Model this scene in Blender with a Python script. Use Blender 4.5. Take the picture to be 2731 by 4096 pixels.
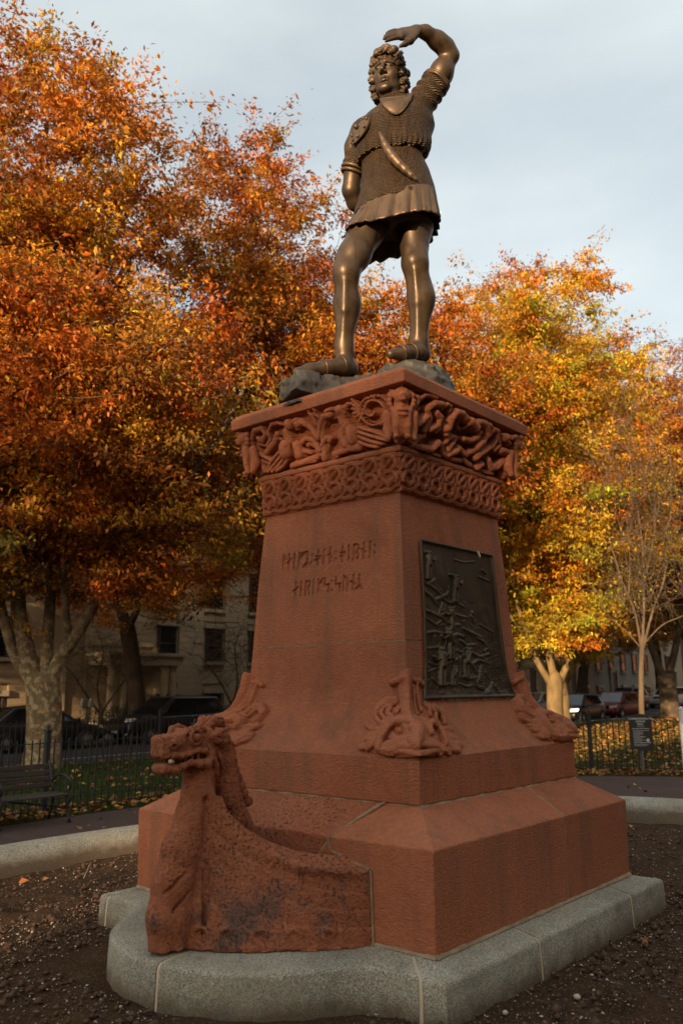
import bpy, bmesh, math, random
import numpy as np
from mathutils import Vector, Matrix
for _o in list(bpy.data.objects): bpy.data.objects.remove(_o)
SC = bpy.context.scene
COL = SC.collection
R = math.radians
# ------------------------------------------------------------------ camera
cam_d = bpy.data.cameras.new('camera'); cam = bpy.data.objects.new('camera', cam_d); COL.objects.link(cam)
cam.location = (3.6773, -4.7883, 1.65)
_yaw, _pit, _rol = R(-40.396), R(11.760), R(-0.4203)
_f = Vector((math.sin(_yaw)*math.cos(_pit), math.cos(_yaw)*math.cos(_pit), math.sin(_pit)))
_r0 = Vector((math.cos(_yaw), -math.sin(_yaw), 0)); _u0 = _r0.cross(_f)
_rr = math.cos(_rol)*_r0 + math.sin(_rol)*_u0; _uu = -math.sin(_rol)*_r0 + math.cos(_rol)*_u0
cam.rotation_euler = Matrix((_rr, _uu, -_f)).transposed().to_euler()
cam_d.sensor_fit = 'VERTICAL'; cam_d.sensor_height = 36.0; cam_d.sensor_width = 24.0
cam_d.lens = 36.0*3347.8/4096.0
cam_d.clip_end = 2000; cam_d.clip_start = 0.05
cam_d.dof.use_dof = True; cam_d.dof.focus_distance = 5.9; cam_d.dof.aperture_fstop = 2.4
SC.camera = cam
# ------------------------------------------------------------------ sky and sun
SUN_EL, SUN_AZ = 11.0, -14.0        # the low sun stands behind the photographer, over the mall (azimuth turned from -Y toward +X)
_sx, _sy = math.sin(R(-SUN_AZ)), -math.cos(R(SUN_AZ))
W = bpy.data.worlds.new('World'); SC.world = W; W.use_nodes = True
nt = W.node_tree; nt.nodes.clear()
out = nt.nodes.new('ShaderNodeOutputWorld'); bg = nt.nodes.new('ShaderNodeBackground')
sky = nt.nodes.new('ShaderNodeTexSky'); sky.sky_type = 'NISHITA'; sky.sun_disc = False
sky.sun_elevation = R(SUN_EL); sky.sun_rotation = math.atan2(_sx, _sy)
sky.air_density = 1.0; sky.dust_density = 2.0; sky.ozone_density = 1.0; sky.altitude = 10
tc = nt.nodes.new('ShaderNodeTexCoord'); mp = nt.nodes.new('ShaderNodeMapping'); mp.inputs['Scale'].default_value = (1.0, 1.0, 2.6)
nz = nt.nodes.new('ShaderNodeTexNoise'); nz.inputs['Scale'].default_value = 1.7; nz.inputs['Detail'].default_value = 5.0; nz.inputs['Roughness'].default_value = 0.48
rp = nt.nodes.new('ShaderNodeValToRGB'); rp.color_ramp.elements[0].position = 0.36; rp.color_ramp.elements[1].position = 0.72
rp.color_ramp.elements[0].color = (0.45, 0.45, 0.45, 1); rp.color_ramp.elements[1].color = (0.85, 0.85, 0.85, 1)
mx = nt.nodes.new('ShaderNodeMixRGB'); mx.inputs['Color2'].default_value = (6.45, 7.0, 6.95, 1)   # thin high cloud
L = nt.links.new
L(tc.outputs['Generated'], mp.inputs['Vector']); L(mp.outputs['Vector'], nz.inputs['Vector']); L(nz.outputs['Fac'], rp.inputs['Fac'])
L(rp.outputs['Color'], mx.inputs['Fac']); L(sky.outputs['Color'], mx.inputs['Color1']); L(mx.outputs['Color'], bg.inputs['Color'])
bg.inputs['Strength'].default_value = 0.092
L(bg.outputs['Background'], out.inputs['Surface'])
sun_d = bpy.data.lights.new('sun', 'SUN'); sun = bpy.data.objects.new('sun', sun_d); COL.objects.link(sun)
sun_d.energy = 5.0; sun_d.angle = R(0.6); sun_d.color = (1.0, 0.72, 0.44)
_sd = Vector((_sx*math.cos(R(SUN_EL)), _sy*math.cos(R(SUN_EL)), math.sin(R(SUN_EL))))
sun.rotation_euler = _sd.to_track_quat('Z', 'Y').to_euler(); sun.location = (20, -60, 30)
SC.view_settings.view_transform = 'Standard'; SC.view_settings.look = 'None'
SC.view_settings.exposure = 0.75; SC.view_settings.gamma = 1.0; SC.view_settings.use_curve_mapping = False
SC.render.engine = 'CYCLES'
SC.cycles.use_denoising = True
SC.cycles.max_bounces = 5; SC.cycles.diffuse_bounces = 3; SC.cycles.glossy_bounces = 2; SC.cycles.transmission_bounces = 3; SC.cycles.transparent_max_bounces = 4
SC.cycles.caustics_reflective = False; SC.cycles.caustics_refractive = False
SC.cycles.sample_clamp_indirect = 4.0
# ------------------------------------------------------------------ helpers
rng = np.random.default_rng(7)
random.seed(7)
def link(o, parent=None):
    COL.objects.link(o)
    if parent is not None:
        o.parent = parent
        if parent.get('_root'):                       # meshes are given in world coordinates: undo the root's own place
            o.matrix_parent_inverse = Matrix.Identity(4)
            o.location = tuple(-v for v in parent.location)
    return o
def tag(o, label=None, cat=None, group=None, kind=None):
    if label: o['label'] = label
    if cat: o['category'] = cat
    if group: o['group'] = group
    if kind: o['kind'] = kind
    return o
def thing(name, label, cat, loc=(0, 0, 0), rz=0.0, group=None, world=False):
    o = bpy.data.objects.new(name, None); COL.objects.link(o); o.empty_display_size = .2
    o.location = loc; o.rotation_euler = (0, 0, rz)
    if world: o['_root'] = 1
    return tag(o, label, cat, group)
def me_np(name, V, F, smooth=False):
    """fast mesh from numpy: V (n,3), F (m,3|4) or list of arrays"""
    me = bpy.data.meshes.new(name)
    V = np.asarray(V, np.float32)
    Fs = F if isinstance(F, list) else [F]
    Fs = [np.asarray(f, np.int32) for f in Fs if len(f)]
    nl = sum(f.size for f in Fs); npoly = sum(len(f) for f in Fs)
    me.vertices.add(len(V)); me.vertices.foreach_set('co', V.ravel())
    me.loops.add(nl); me.loops.foreach_set('vertex_index', np.concatenate([f.ravel() for f in Fs]))
    starts = []; s = 0
    for f in Fs:
        k = f.shape[1]; starts.append(np.arange(len(f), dtype=np.int32)*k + s); s += f.size
    me.polygons.add(npoly); me.polygons.foreach_set('loop_start', np.concatenate(starts))
    if smooth: me.polygons.foreach_set('use_smooth', np.ones(npoly, bool))
    me.update(calc_edges=True); me.validate()
    return me
def ob(name, me, mat=None, parent=None):
    o = bpy.data.objects.new(name, me)
    if mat is not None:
        me.materials.clear()
        for m in (mat if isinstance(mat, (list, tuple)) else [mat]): me.materials.append(m)
    return link(o, parent)
def grid_faces(nu, nv, off=0, flip=False):
    i = np.arange(nu-1)[:, None]*nv + np.arange(nv-1)[None, :]
    q = np.stack([i, i+nv, i+nv+1, i+1], -1).reshape(-1, 4) + off
    return q[:, ::-1] if flip else q
class MB:
    """collects simple shapes into one mesh"""
    def __init__(s): s.v = []; s.f = []; s.n = 0; s.mi = []; s.cur = 0
    def add(s, v, f):
        v = [tuple(p) for p in v]; s.v += v; s.f += [tuple(i+s.n for i in q) for q in f]; s.mi += [s.cur]*len(f); s.n += len(v); return s
    def box(s, x0, x1, y0, y1, z0, z1):
        return s.add([(x0,y0,z0),(x1,y0,z0),(x1,y1,z0),(x0,y1,z0),(x0,y0,z1),(x1,y0,z1),(x1,y1,z1),(x0,y1,z1)],
                     [(3,2,1,0),(4,5,6,7),(0,1,5,4),(1,2,6,5),(2,3,7,6),(3,0,4,7)])
    def beam(s, a, b, w, h=None, up=(0,0,1)):
        h = w if h is None else h
        a, b = Vector(a), Vector(b); d = (b-a).normalized(); u = Vector(up)
        if abs(d.dot(u)) > .98: u = Vector((1,0,0))
        x = d.cross(u).normalized()*w/2; y = x.cross(d).normalized()*h/2
        p = [a-x-y, a+x-y, a+x+y, a-x+y, b-x-y, b+x-y, b+x+y, b-x+y]
        return s.add(p, [(3,2,1,0),(4,5,6,7),(0,1,5,4),(1,2,6,5),(2,3,7,6),(3,0,4,7)])
    def tube(s, pts, rad, n=8, caps=True):
        pts = [Vector(p) for p in pts]; rad = rad if isinstance(rad, (list, tuple)) else [rad]*len(pts)
        ref = Vector((0.13, 0.21, 0.97)); V = []; F = []
        for i, p in enumerate(pts):
            d = (pts[min(i+1, len(pts)-1)] - pts[max(i-1, 0)]).normalized()
            u = ref if abs(d.dot(ref)) < .95 else Vector((1,0,0))
            x = d.cross(u).normalized(); y = d.cross(x).normalized()
            for k in range(n):
                a = 2*math.pi*k/n; V.append(p + (x*math.cos(a)+y*math.sin(a))*rad[i])
        for i in range(len(pts)-1):
            for k in range(n):
                k2 = (k+1) % n; F.append((i*n+k, i*n+k2, (i+1)*n+k2, (i+1)*n+k))
        if caps: F += [tuple(range(n)), tuple(range((len(pts)-1)*n+n-1, (len(pts)-1)*n-1, -1))]
        return s.add(V, F)
    def lathe(s, prof, n=20, c=(0,0,0)):
        V = []; F = []
        for (r, z) in prof:
            for k in range(n):
                a = 2*math.pi*k/n; V.append((c[0]+r*math.cos(a), c[1]+r*math.sin(a), c[2]+z))
        for i in range(len(prof)-1):
            for k in range(n):
                k2 = (k+1) % n; F.append((i*n+k, i*n+k2, (i+1)*n+k2, (i+1)*n+k))
        F += [tuple(range(n-1, -1, -1)), tuple(range((len(prof)-1)*n, len(prof)*n))]
        return s.add(V, F)
    def prism(s, poly, axis, a, b):
        """poly of 2D points extruded along axis ('x','y','z') from a to b"""
        def P(p, t): return {'x': (t, p[0], p[1]), 'y': (p[0], t, p[1]), 'z': (p[0], p[1], t)}[axis]
        n = len(poly); V = [P(p, a) for p in poly] + [P(p, b) for p in poly]
        F = [tuple(range(n-1, -1, -1)), tuple(range(n, 2*n))] + [(i, (i+1) % n, (i+1) % n+n, i+n) for i in range(n)]
        return s.add(V, F)
    def me(s, name, smooth=False):
        me = bpy.data.meshes.new(name); me.from_pydata(s.v, [], s.f); me.update()
        if any(s.mi): me.polygons.foreach_set('material_index', s.mi)
        bm = bmesh.new(); bm.from_mesh(me); bmesh.ops.recalc_face_normals(bm, faces=bm.faces); bm.to_mesh(me); bm.free()
        if smooth: me.polygons.foreach_set('use_smooth', [True]*len(me.polygons))
        return me
    def obj(s, name, mat, parent=None, smooth=False, bevel=0.0, seg=2):
        o = ob(name, s.me(name, smooth), mat, parent)
        if bevel: bev(o, bevel, seg)
        return o
def bev(o, w, seg=2):
    m = o.modifiers.new('bevel', 'BEVEL'); m.width = w; m.segments = seg; m.limit_method = 'ANGLE'; m.angle_limit = R(30)
    return o
def autosmooth(o, ang=40):
    me = o.data; me.polygons.foreach_set('use_smooth', [True]*len(me.polygons))
    me.set_sharp_from_angle(angle=R(ang)); return o
# ---- implicit surfaces, meshed with surface nets
class Field:
    def __init__(s, lo, hi, h):
        s.lo = np.array(lo, float); s.h = h; s.n = np.ceil((np.array(hi)-s.lo)/h).astype(int)+1
        s.f = np.full(s.n, 1.0, np.float32)
    def sub(s, lo, hi):
        a = np.clip(np.floor((np.array(lo)-s.lo)/s.h).astype(int), 0, s.n); b = np.clip(np.ceil((np.array(hi)-s.lo)/s.h).astype(int)+1, 0, s.n)
        ax = [s.lo[i]+np.arange(a[i], b[i])*s.h for i in range(3)]
        return tuple(slice(a[i], b[i]) for i in range(3)), np.meshgrid(*ax, indexing='ij', sparse=True)
    def put(s, fn, lo, hi, k=0.0, op='u'):
        pad = k + 3*s.h
        sl, (x, y, z) = s.sub(np.array(lo)-pad, np.array(hi)+pad)
        if min(s.f[sl].shape) == 0: return s
        d = (fn(x, y, z)+0*(x+y+z)).astype(np.float32); f = s.f[sl]
        if op == 's': s.f[sl] = np.maximum(f, -d); return s
        s.f[sl] = smin(f, d, k)
        return s
    def cap(s, a, b, ra, rb=None, k=0.02, op='u'):
        a = np.array(a, float); b = np.array(b, float); rb = ra if rb is None else rb
        ab = b-a; L2 = max(ab@ab, 1e-9); m = max(ra, rb)
        def fn(x, y, z):
            t = np.clip(((x-a[0])*ab[0]+(y-a[1])*ab[1]+(z-a[2])*ab[2])/L2, 0, 1)
            return np.sqrt((x-a[0]-t*ab[0])**2+(y-a[1]-t*ab[1])**2+(z-a[2]-t*ab[2])**2)-(ra+t*(rb-ra))
        return s.put(fn, np.minimum(a, b)-m, np.maximum(a, b)+m, k, op)
    def chain(s, pts, rad, k=0.02):
        for i in range(len(pts)-1): s.cap(pts[i], pts[i+1], rad[i], rad[i+1], k)
        return s
    def ell(s, c, r, k=0.02, op='u', M=None):
        c = np.array(c, float); r = np.array(r, float); m = r.max()
        def fn(x, y, z):
            X, Y, Z = x-c[0], y-c[1], z-c[2]
            if M is not None: X, Y, Z = (M[0][0]*X+M[0][1]*Y+M[0][2]*Z, M[1][0]*X+M[1][1]*Y+M[1][2]*Z, M[2][0]*X+M[2][1]*Y+M[2][2]*Z)
            q = np.sqrt((X/r[0])**2+(Y/r[1])**2+(Z/r[2])**2); g = np.sqrt((X/r[0]**2)**2+(Y/r[1]**2)**2+(Z/r[2]**2)**2)
            return q*(q-1)/np.maximum(g, 1e-6)
        return s.put(fn, c-m, c+m, k, op)
    def mesh(s, smooth=1):
        V, F = surf_nets(s.f, s.lo, s.h); return V, F
def smin(a, b, k):
    if k <= 0: return np.minimum(a, b)
    h = np.clip(k-np.abs(a-b), 0, None)/k
    return np.minimum(a, b)-h*h*k*.25
def surf_nets(f, lo, h):
    g = f < 0
    n = f.shape
    c = g[:-1,:-1,:-1].astype(np.int8)
    for dx in (0,1):
        for dy in (0,1):
            for dz in (0,1):
                if dx+dy+dz: c = c + g[dx:n[0]-1+dx, dy:n[1]-1+dy, dz:n[2]-1+dz]
    act = (c > 0) & (c < 8)
    I = np.argwhere(act); idx = np.full(act.shape, -1, np.int64); idx[act] = np.arange(len(I))
    acc = np.zeros((len(I), 3)); cnt = np.zeros(len(I))
    corners = [(a, b, d) for a in (0,1) for b in (0,1) for d in (0,1)]
    val = {q: f[I[:,0]+q[0], I[:,1]+q[1], I[:,2]+q[2]].astype(float) for q in corners}
    for q in corners:
        for ax in range(3):
            if q[ax] == 0:
                p = list(q); p[ax] = 1; p = tuple(p)
                a, b = val[q], val[p]; m = (a < 0) != (b < 0)
                t = np.where(m, a/np.where(m, a-b, 1), 0)
                P = np.tile(np.array(q, float), (len(I), 1)); P[:, ax] += t
                acc[m] += P[m]; cnt[m] += 1
    V = lo + (I + acc/np.maximum(cnt, 1)[:, None])*h
    Fs = []
    for ax in range(3):
        o1, o2 = [(1,2),(2,0),(0,1)][ax]
        sl0 = [slice(None)]*3; sl1 = [slice(None)]*3
        sl0[ax] = slice(0, n[ax]-1); sl1[ax] = slice(1, n[ax])
        a = g[tuple(sl0)]; b = g[tuple(sl1)]
        E = np.argwhere(a != b)
        m = (E[:, o1] > 0) & (E[:, o2] > 0) & (E[:, o1] < n[o1]-1) & (E[:, o2] < n[o2]-1)
        E = E[m]; inside = a[E[:,0], E[:,1], E[:,2]]
        def cell(d1, d2):
            q = E.copy(); q[:, o1] -= d1; q[:, o2] -= d2
            return idx[q[:,0], q[:,1], q[:,2]]
        Q = np.stack([cell(1,1), cell(0,1), cell(0,0), cell(1,0)], 1)
        Q[~inside] = Q[~inside][:, ::-1]
        Fs.append(Q)
    F = np.concatenate(Fs); F = F[(F >= 0).all(1)]
    return V, F
def smooth_mesh(V, F, it=1, lam=.5):
    for _ in range(it):
        S = np.zeros_like(V); C = np.zeros(len(V))
        for k in range(4):
            a, b = F[:, k], F[:, (k+1) % 4]
            np.add.at(S, a, V[b]); np.add.at(S, b, V[a]); np.add.at(C, a, 1); np.add.at(C, b, 1)
        V = V + lam*(S/np.maximum(C, 1)[:, None]-V)
    return V
_nd = rng.normal(size=(24, 3)); _nd /= np.linalg.norm(_nd, axis=1)[:, None]; _np = rng.uniform(0, 6.28, 24)
def wob(x, y, z, s, n=8, o=0):
    """cheap smooth noise, about -1..1"""
    r = 0
    for i in range(n):
        d = _nd[(i+o) % 24]; w = s*(.6+.9*((i*0.37+o*.13) % 1))
        r = r + np.sin((x*d[0]+y*d[1]+z*d[2])*w+_np[(i+o) % 24]+1.7*np.sin((x*d[1]+y*d[2]+z*d[0])*w*.6+i))
    return r/n*1.6
# ---- materials
def rgb(c): return (c[0], c[1], c[2], 1.0)
class NT:
    def __init__(s, name):
        s.m = bpy.data.materials.new(name); s.m.use_nodes = True; s.t = s.m.node_tree; s.t.nodes.clear()
        s.out = s.n('ShaderNodeOutputMaterial'); s.b = s.n('ShaderNodeBsdfPrincipled'); s.l(s.b.outputs[0], s.out.inputs['Surface'])
        s.tc = s.n('ShaderNodeTexCoord'); s.co = s.tc.outputs['Object']
    def n(s, t, **kw):
        q = s.t.nodes.new(t)
        for k, v in kw.items():
            if k in q.inputs: q.inputs[k].default_value = v
            else: setattr(q, k, v)
        return q
    def l(s, a, b): s.t.links.new(a, b)
    def noise(s, sc, det=4, rough=.55, vec=None, scale3=None, dist=0.0):
        q = s.n('ShaderNodeTexNoise'); q.inputs['Scale'].default_value = sc; q.inputs['Detail'].default_value = det; q.inputs['Roughness'].default_value = rough; q.inputs['Distortion'].default_value = dist
        v = vec or s.co
        if scale3:
            m = s.n('ShaderNodeMapping'); m.inputs['Scale'].default_value = scale3; s.l(v, m.inputs['Vector']); v = m.outputs[0]
        s.l(v, q.inputs['Vector']); return q.outputs['Fac']
    def voro(s, sc, feat='F1', vec=None, out='Distance', scale3=None):
        q = s.n('ShaderNodeTexVoronoi'); q.feature = feat; q.inputs['Scale'].default_value = sc
        v = vec or s.co
        if scale3:
            m = s.n('ShaderNodeMapping'); m.inputs['Scale'].default_value = scale3; s.l(v, m.inputs['Vector']); v = m.outputs[0]
        s.l(v, q.inputs['Vector']); return q.outputs[out]
    def ramp(s, fac, stops, interp='LINEAR'):
        q = s.n('ShaderNodeValToRGB'); cr = q.color_ramp; cr.interpolation = interp
        while len(cr.elements) < len(stops): cr.elements.new(.5)
        for e, (p, c) in zip(cr.elements, stops):
            e.position = p; e.color = rgb(c) if isinstance(c, tuple) else (c, c, c, 1)
        s.l(fac, q.inputs['Fac']); return q.outputs['Color']
    def mix(s, fac, a, b, mode='MIX'):
        q = s.n('ShaderNodeMixRGB', blend_type=mode)
        for i, v in ((0, fac), (1, a), (2, b)):
            if isinstance(v, (int, float)): q.inputs[i].default_value = v
            elif isinstance(v, tuple): q.inputs[i].default_value = rgb(v)
            else: s.l(v, q.inputs[i])
        return q.outputs[0]
    def math(s, op, a, b=None):
        q = s.n('ShaderNodeMath', operation=op)
        for i, v in ((0, a), (1, b)):
            if v is None: continue
            if isinstance(v, (int, float)): q.inputs[i].default_value = v
            else: s.l(v, q.inputs[i])
        return q.outputs[0]
    def bump(s, hgt, st=.3, dist=.01, prev=None):
        q = s.n('ShaderNodeBump'); q.inputs['Strength'].default_value = st; q.inputs['Distance'].default_value = dist
        s.l(hgt, q.inputs['Height'])
        if prev is not None: s.l(prev, q.inputs['Normal'])
        return q.outputs[0]
    def done(s, col=None, rough=.7, nrm=None, metal=0.0, spec=None, **kw):
        b = s.b
        def setv(k, v):
            if v is None: return
            if isinstance(v, (int, float)): b.inputs[k].default_value = v
            elif isinstance(v, tuple): b.inputs[k].default_value = rgb(v)
            else: s.l(v, b.inputs[k])
        setv('Base Color', col); setv('Roughness', rough); setv('Metallic', metal); setv('Specular IOR Level', spec)
        if nrm is not None: s.l(nrm, b.inputs['Normal'])
        for k, v in kw.items(): setv(k.replace('_', ' '), v)
        return s.m
def plain(name, c, rough=.6, metal=0.0, var=.15, sc=8.0, bump=.0, bsc=60.0, spec=None):
    m = NT(name); n = m.noise(sc, 4)
    col = m.ramp(n, [(.25, tuple(v*(1-var) for v in c)), (.75, tuple(min(1, v*(1+var)) for v in c))])
    nr = m.bump(m.noise(bsc, 3), bump, .01) if bump else None
    return m.done(col, rough, nr, metal, spec)
def sandstone(name, pit=0.0, stain=0.0, carve=0.0):
    m = NT(name)
    n1 = m.noise(1.6, 5, .55); n2 = m.noise(9, 4, .6); n3 = m.noise(140, 3, .6)
    c = m.ramp(n1, [(.3, (0.412, 0.132, 0.058)), (.5, (0.473, 0.159, 0.074)), (.72, (0.559, 0.207, 0.106))])
    c = m.mix(.35, c, m.ramp(n2, [(.3, (0.341, 0.105, 0.046)), (.7, (0.559, 0.200, 0.099))]))
    c = m.mix(.16, c, m.ramp(n3, [(.3, (0.247, 0.077, 0.034)), (.7, (0.684, 0.280, 0.152))]))
    n4 = m.noise(34, 3, .7, scale3=(1, 1, 1.7)); c = m.mix(.30, c, m.ramp(n4, [(.32, (0.280, 0.089, 0.040)), (.5, (0.467, 0.156, 0.072)), (.70, (0.652, 0.254, 0.137))]))
    tool = m.noise(48, 4, .7, scale3=(1, 1, 1.9)); h = m.bump(tool, .9, .02)
    h = m.bump(m.noise(210, 2), .25, .004, h)
    if stain:
        st = m.noise(3.2, 4, .6, scale3=(2.2, 2.2, .16)); f = m.ramp(st, [(.50, 0.0), (.72, 1.0)])
        c = m.mix(m.mix(stain, (0, 0, 0), f), c, (.20, .115, .075))
        st2 = m.noise(2.1, 5, .65); c = m.mix(m.mix(stain*.55, (0, 0, 0), m.ramp(st2, [(.56, 0.0), (.70, 1.0)])), c, (.125, .052, .027))
    if pit:
        v = m.noise(66, 4, .75); reg = m.noise(4.5, 4, .6); f = m.math('MULTIPLY', m.ramp(v, [(.54, 0.0), (.63, 1.0)]), m.ramp(reg, [(.36, 0.1), (.60, 1.0)]))
        c = m.mix(m.mix(pit, (0, 0, 0), f), c, (.075, .035, .022)); h = m.bump(m.math('SUBTRACT', 1.0, f), .8, .012, h)
        c = m.mix(m.ramp(m.noise(2.6, 4, .6), [(.55, 0.0), (.75, .55)]), c, (.38, .11, .035))
        # grey bloom low on the hull
        sx = m.n('ShaderNodeSeparateXYZ'); m.l(m.co, sx.inputs[0])
        g = m.math('MULTIPLY', m.ramp(sx.outputs['Z'], [(.50, 1.0), (.85, 0.0)]), m.ramp(sx.outputs['Y'], [(0.0, 1.0), (1.0, 1.0)]))
        g = m.math('MULTIPLY', g, m.ramp(m.noise(4.5, 5, .6), [(.47, 0.0), (.6, .75)]))
        c = m.mix(g, c, (.115, .095, .085))
    if carve:
        pt = m.noise(14, 3, .6); c = m.mix(m.ramp(pt, [(.60, 0.0), (.74, .4)]), c, (.27, .17, .105))
    oi = m.n('ShaderNodeObjectInfo'); c = m.mix(1.0, c, m.ramp(oi.outputs['Random'], [(0.0, (.90, .88, .88)), (1.0, (1.08, 1.06, 1.05))]), 'MULTIPLY')
    sp = m.noise(22, 2, .5); c = m.mix(m.ramp(sp, [(.66, 0.0), (.72, .35)]), c, (.42, .22, .15))
    return m.done(c, m.ramp(n2, [(0, .82), (1, .95)]), h, 0.0, .25)
def granite(name):
    m = NT(name); v = m.voro(240, out='Color'); s1 = m.n('ShaderNodeSeparateColor'); m.l(v, s1.inputs[0])
    sp = m.ramp(s1.outputs[0], [(0.0, (.14, .127, .100)), (.30, (.295, .268, .210)), (.65, (.46, .418, .330)), (1.0, (.68, .61, .47))])
    big = m.noise(2.2, 5, .6); c = m.mix(.85, sp, m.ramp(big, [(.3, (.55, .56, .55)), (.5, (.85, .85, .82)), (.7, (1.0, 1.0, .98))]), 'MULTIPLY')
    warm = m.noise(3.1, 4); c = m.mix(m.ramp(warm, [(.46, 0.0), (.74, .55)]), c, (.30, .25, .165))
    sx = m.n('ShaderNodeSeparateXYZ'); m.l(m.co, sx.inputs[0]); mud = m.math('ADD', sx.outputs['Z'], m.math('MULTIPLY', m.noise(9, 4, .6), -.16)); c = m.mix(m.ramp(mud, [(.06, .8), (.15, 0.0)]), c, (.12, .075, .04))
    blot = m.noise(6, 5, .7); c = m.mix(m.ramp(blot, [(.56, 0.0), (.68, .5)]), c, (.13, .13, .115))
    h = m.bump(m.noise(70, 4, .7), .5, .008); h = m.bump(m.voro(150), .2, .003, h)
    return m.done(c, .8, h, 0, .3)
def bronze(name, base=(.082, .050, .026), mail=False, rough=.43, metal=.5):
    m = NT(name); n = m.noise(5, 5, .6); n2 = m.noise(38, 4, .6)
    d = tuple(v*.62 for v in base); b = tuple(min(1, v*1.45) for v in base)
    c = m.ramp(n, [(.28, d), (.5, base), (.75, b)])
    c = m.mix(m.ramp(n2, [(.5, 0.0), (.8, .35)]), c, (.13, .12, .095))
    stq = m.noise(7, 5, .65, scale3=(3.0, 3.0, .35)); c = m.mix(m.ramp(stq, [(.52, 0.0), (.70, .75)]), c, (.030, .026, .018)); stg = m.noise(5, 4, .6, scale3=(3.2, 3.2, .3)); c = m.mix(m.ramp(stg, [(.60, 0.0), (.76, .5)]), c, (.085, .095, .068))
    h = m.bump(n2, .10, .004)
    if mail:
        # rows of rings: horizontal rows broken by a staggered vertical beat
        w = m.n('ShaderNodeTexWave', wave_type='BANDS', bands_direction='Z'); w.inputs['Scale'].default_value = 24.0; w.inputs['Distortion'].default_value = 1.2; w.inputs['Detail'].default_value = 2; w.inputs['Detail Scale'].default_value = 1.4
        m.l(m.co, w.inputs['Vector'])
        v = m.voro(88, scale3=(1, 1, .9)); hh = m.math('ADD', m.math('MULTIPLY', w.outputs['Fac'], 1.0), m.math('MULTIPLY', v, .7))
        h = m.bump(hh, 1.0, .016, h)
        c = m.mix(m.ramp(hh, [(.25, .75), (.75, 0.0)]), c, (.045, .028, .016))
    return m.done(c, m.ramp(n, [(.2, rough+.1), (.8, rough-.06)]), h, metal, .5)
# ------------------------------------------------------------------ materials of the monument
M_STONE = sandstone('brown_sandstone', stain=.55)
M_STONE_BASE = sandstone('brown_sandstone_streaked', stain=.5)
M_CARVE = sandstone('carved_sandstone', carve=1.0)
M_SHIP = sandstone('pitted_sandstone', pit=.85)
M_MORTAR = plain('pale_mortar', (.34, .235, .14), .95, var=.35, sc=18, bump=.5, bsc=90)
M_GRANITE = granite('grey_granite')
M_BRONZE = bronze('bronze_skin')
M_MAIL = bronze('bronze_mail', (.135, .080, .040), mail=True, rough=.52, metal=.5)
M_BRONZE_CLOTH = bronze('bronze_cloth', (.125, .077, .042), rough=.47, metal=.5)
M_HAIR = bronze('bronze_hair', (.085, .052, .028), rough=.52, metal=.45)
M_ROCK = bronze('bronze_rock', (.075, .066, .054), rough=.62, metal=.35)
M_PLAQUE = bronze('bronze_plaque', (.085, .056, .031), rough=.46, metal=.5)
# ------------------------------------------------------------------ pedestal
HZ = [(1.256,.946),(1.29,.905),(1.33,.86),(1.40,.797),(1.48,.742),(1.55,.706),(1.629,.682),(1.736,.670),(1.92,.659),(2.377,.636),(2.855,.602)]
_hz = np.array(HZ)
def shaft_h(z): return np.interp(z, _hz[:,0], _hz[:,1])
PED = thing('stone_pedestal', 'carved reddish brown sandstone pedestal carrying the bronze figure', 'pedestal', (0, 0, .37), world=True)
def rot4(P, k):
    c, s = [(1,0),(0,1),(-1,0),(0,-1)][k]
    Q = P.copy(); Q[..., 0] = P[..., 0]*c-P[..., 1]*s; Q[..., 1] = P[..., 0]*s+P[..., 1]*c; return Q
def relief(X, Z, strokes, amp=1.0, base=.014, groove=False):
    """height of carved rolls on a face; X, Z in metres"""
    H = np.zeros_like(X)
    for pts, r, h in strokes:
        p = np.array(pts, float)/1000; r = r/1000
        lo = p.min(0)-r; hi = p.max(0)+r
        m = (X > lo[0]) & (X < hi[0]) & (Z > lo[1]) & (Z < hi[1])
        if not m.any(): continue
        x, z = X[m], Z[m]; d = np.full(x.shape, 9.0)
        for i in range(len(p)-1):
            a, b = p[i], p[i+1]; ab = b-a; L2 = max(ab@ab, 1e-10)
            t = np.clip(((x-a[0])*ab[0]+(z-a[1])*ab[1])/L2, 0, 1)
            d = np.minimum(d, np.hypot(x-a[0]-t*ab[0], z-a[1]-t*ab[1]))
        q = np.clip(d/r, 0, 1); hh = np.where(d < r, base*h + .8*r*h*np.sqrt(1-q*q), 0)
        if groove: hh = hh - np.where(d < r*.25, .5*r*h, 0)
        H[m] = np.maximum(H[m], hh*amp)
    return H
def face_grid(name, hf, z0, z1, nu, nv, strokes=None, amp=1.0, base=.014, mat=None, parent=PED, faces=(0,), groove=False, extra=None, lean=0.0, sgn=1, jit=0.0):
    """a carved face: front face at y = -hf(z); copies turned for the other faces"""
    u = np.linspace(-1, 1, nu); z = np.linspace(z0, z1, nv)
    U, Z = np.meshgrid(u, z, indexing='ij'); Hh = hf(Z); X = U*Hh
    D = np.zeros_like(X)
    if strokes is not None: D = sgn*relief(X, Z, strokes, amp, base, groove)
    if jit: D = D+jit*wob(X*40, Z*40, 0*X, 1.0)
    if extra is not None: D = D+extra(X, Z)
    D = D*np.clip((1-np.abs(U))*60, 0, 1) if sgn < 0 else D
    if strokes is not None and sgn > 0:
        e = np.clip((1-np.abs(U))/.02, 0, 1); D = D*e+.006*(1-e)
    P = np.stack([U*(Hh+D*np.clip(1-(1-np.abs(U))/.03, 0, 1)), -Hh-D*math.cos(lean), Z-D*math.sin(lean)], -1)
    res = None
    for k in faces:
        V = rot4(P, k).reshape(-1, 3)
        res = ob(name, me_np(name, V, grid_faces(nu, nv), True), mat, parent)
    return res
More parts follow.
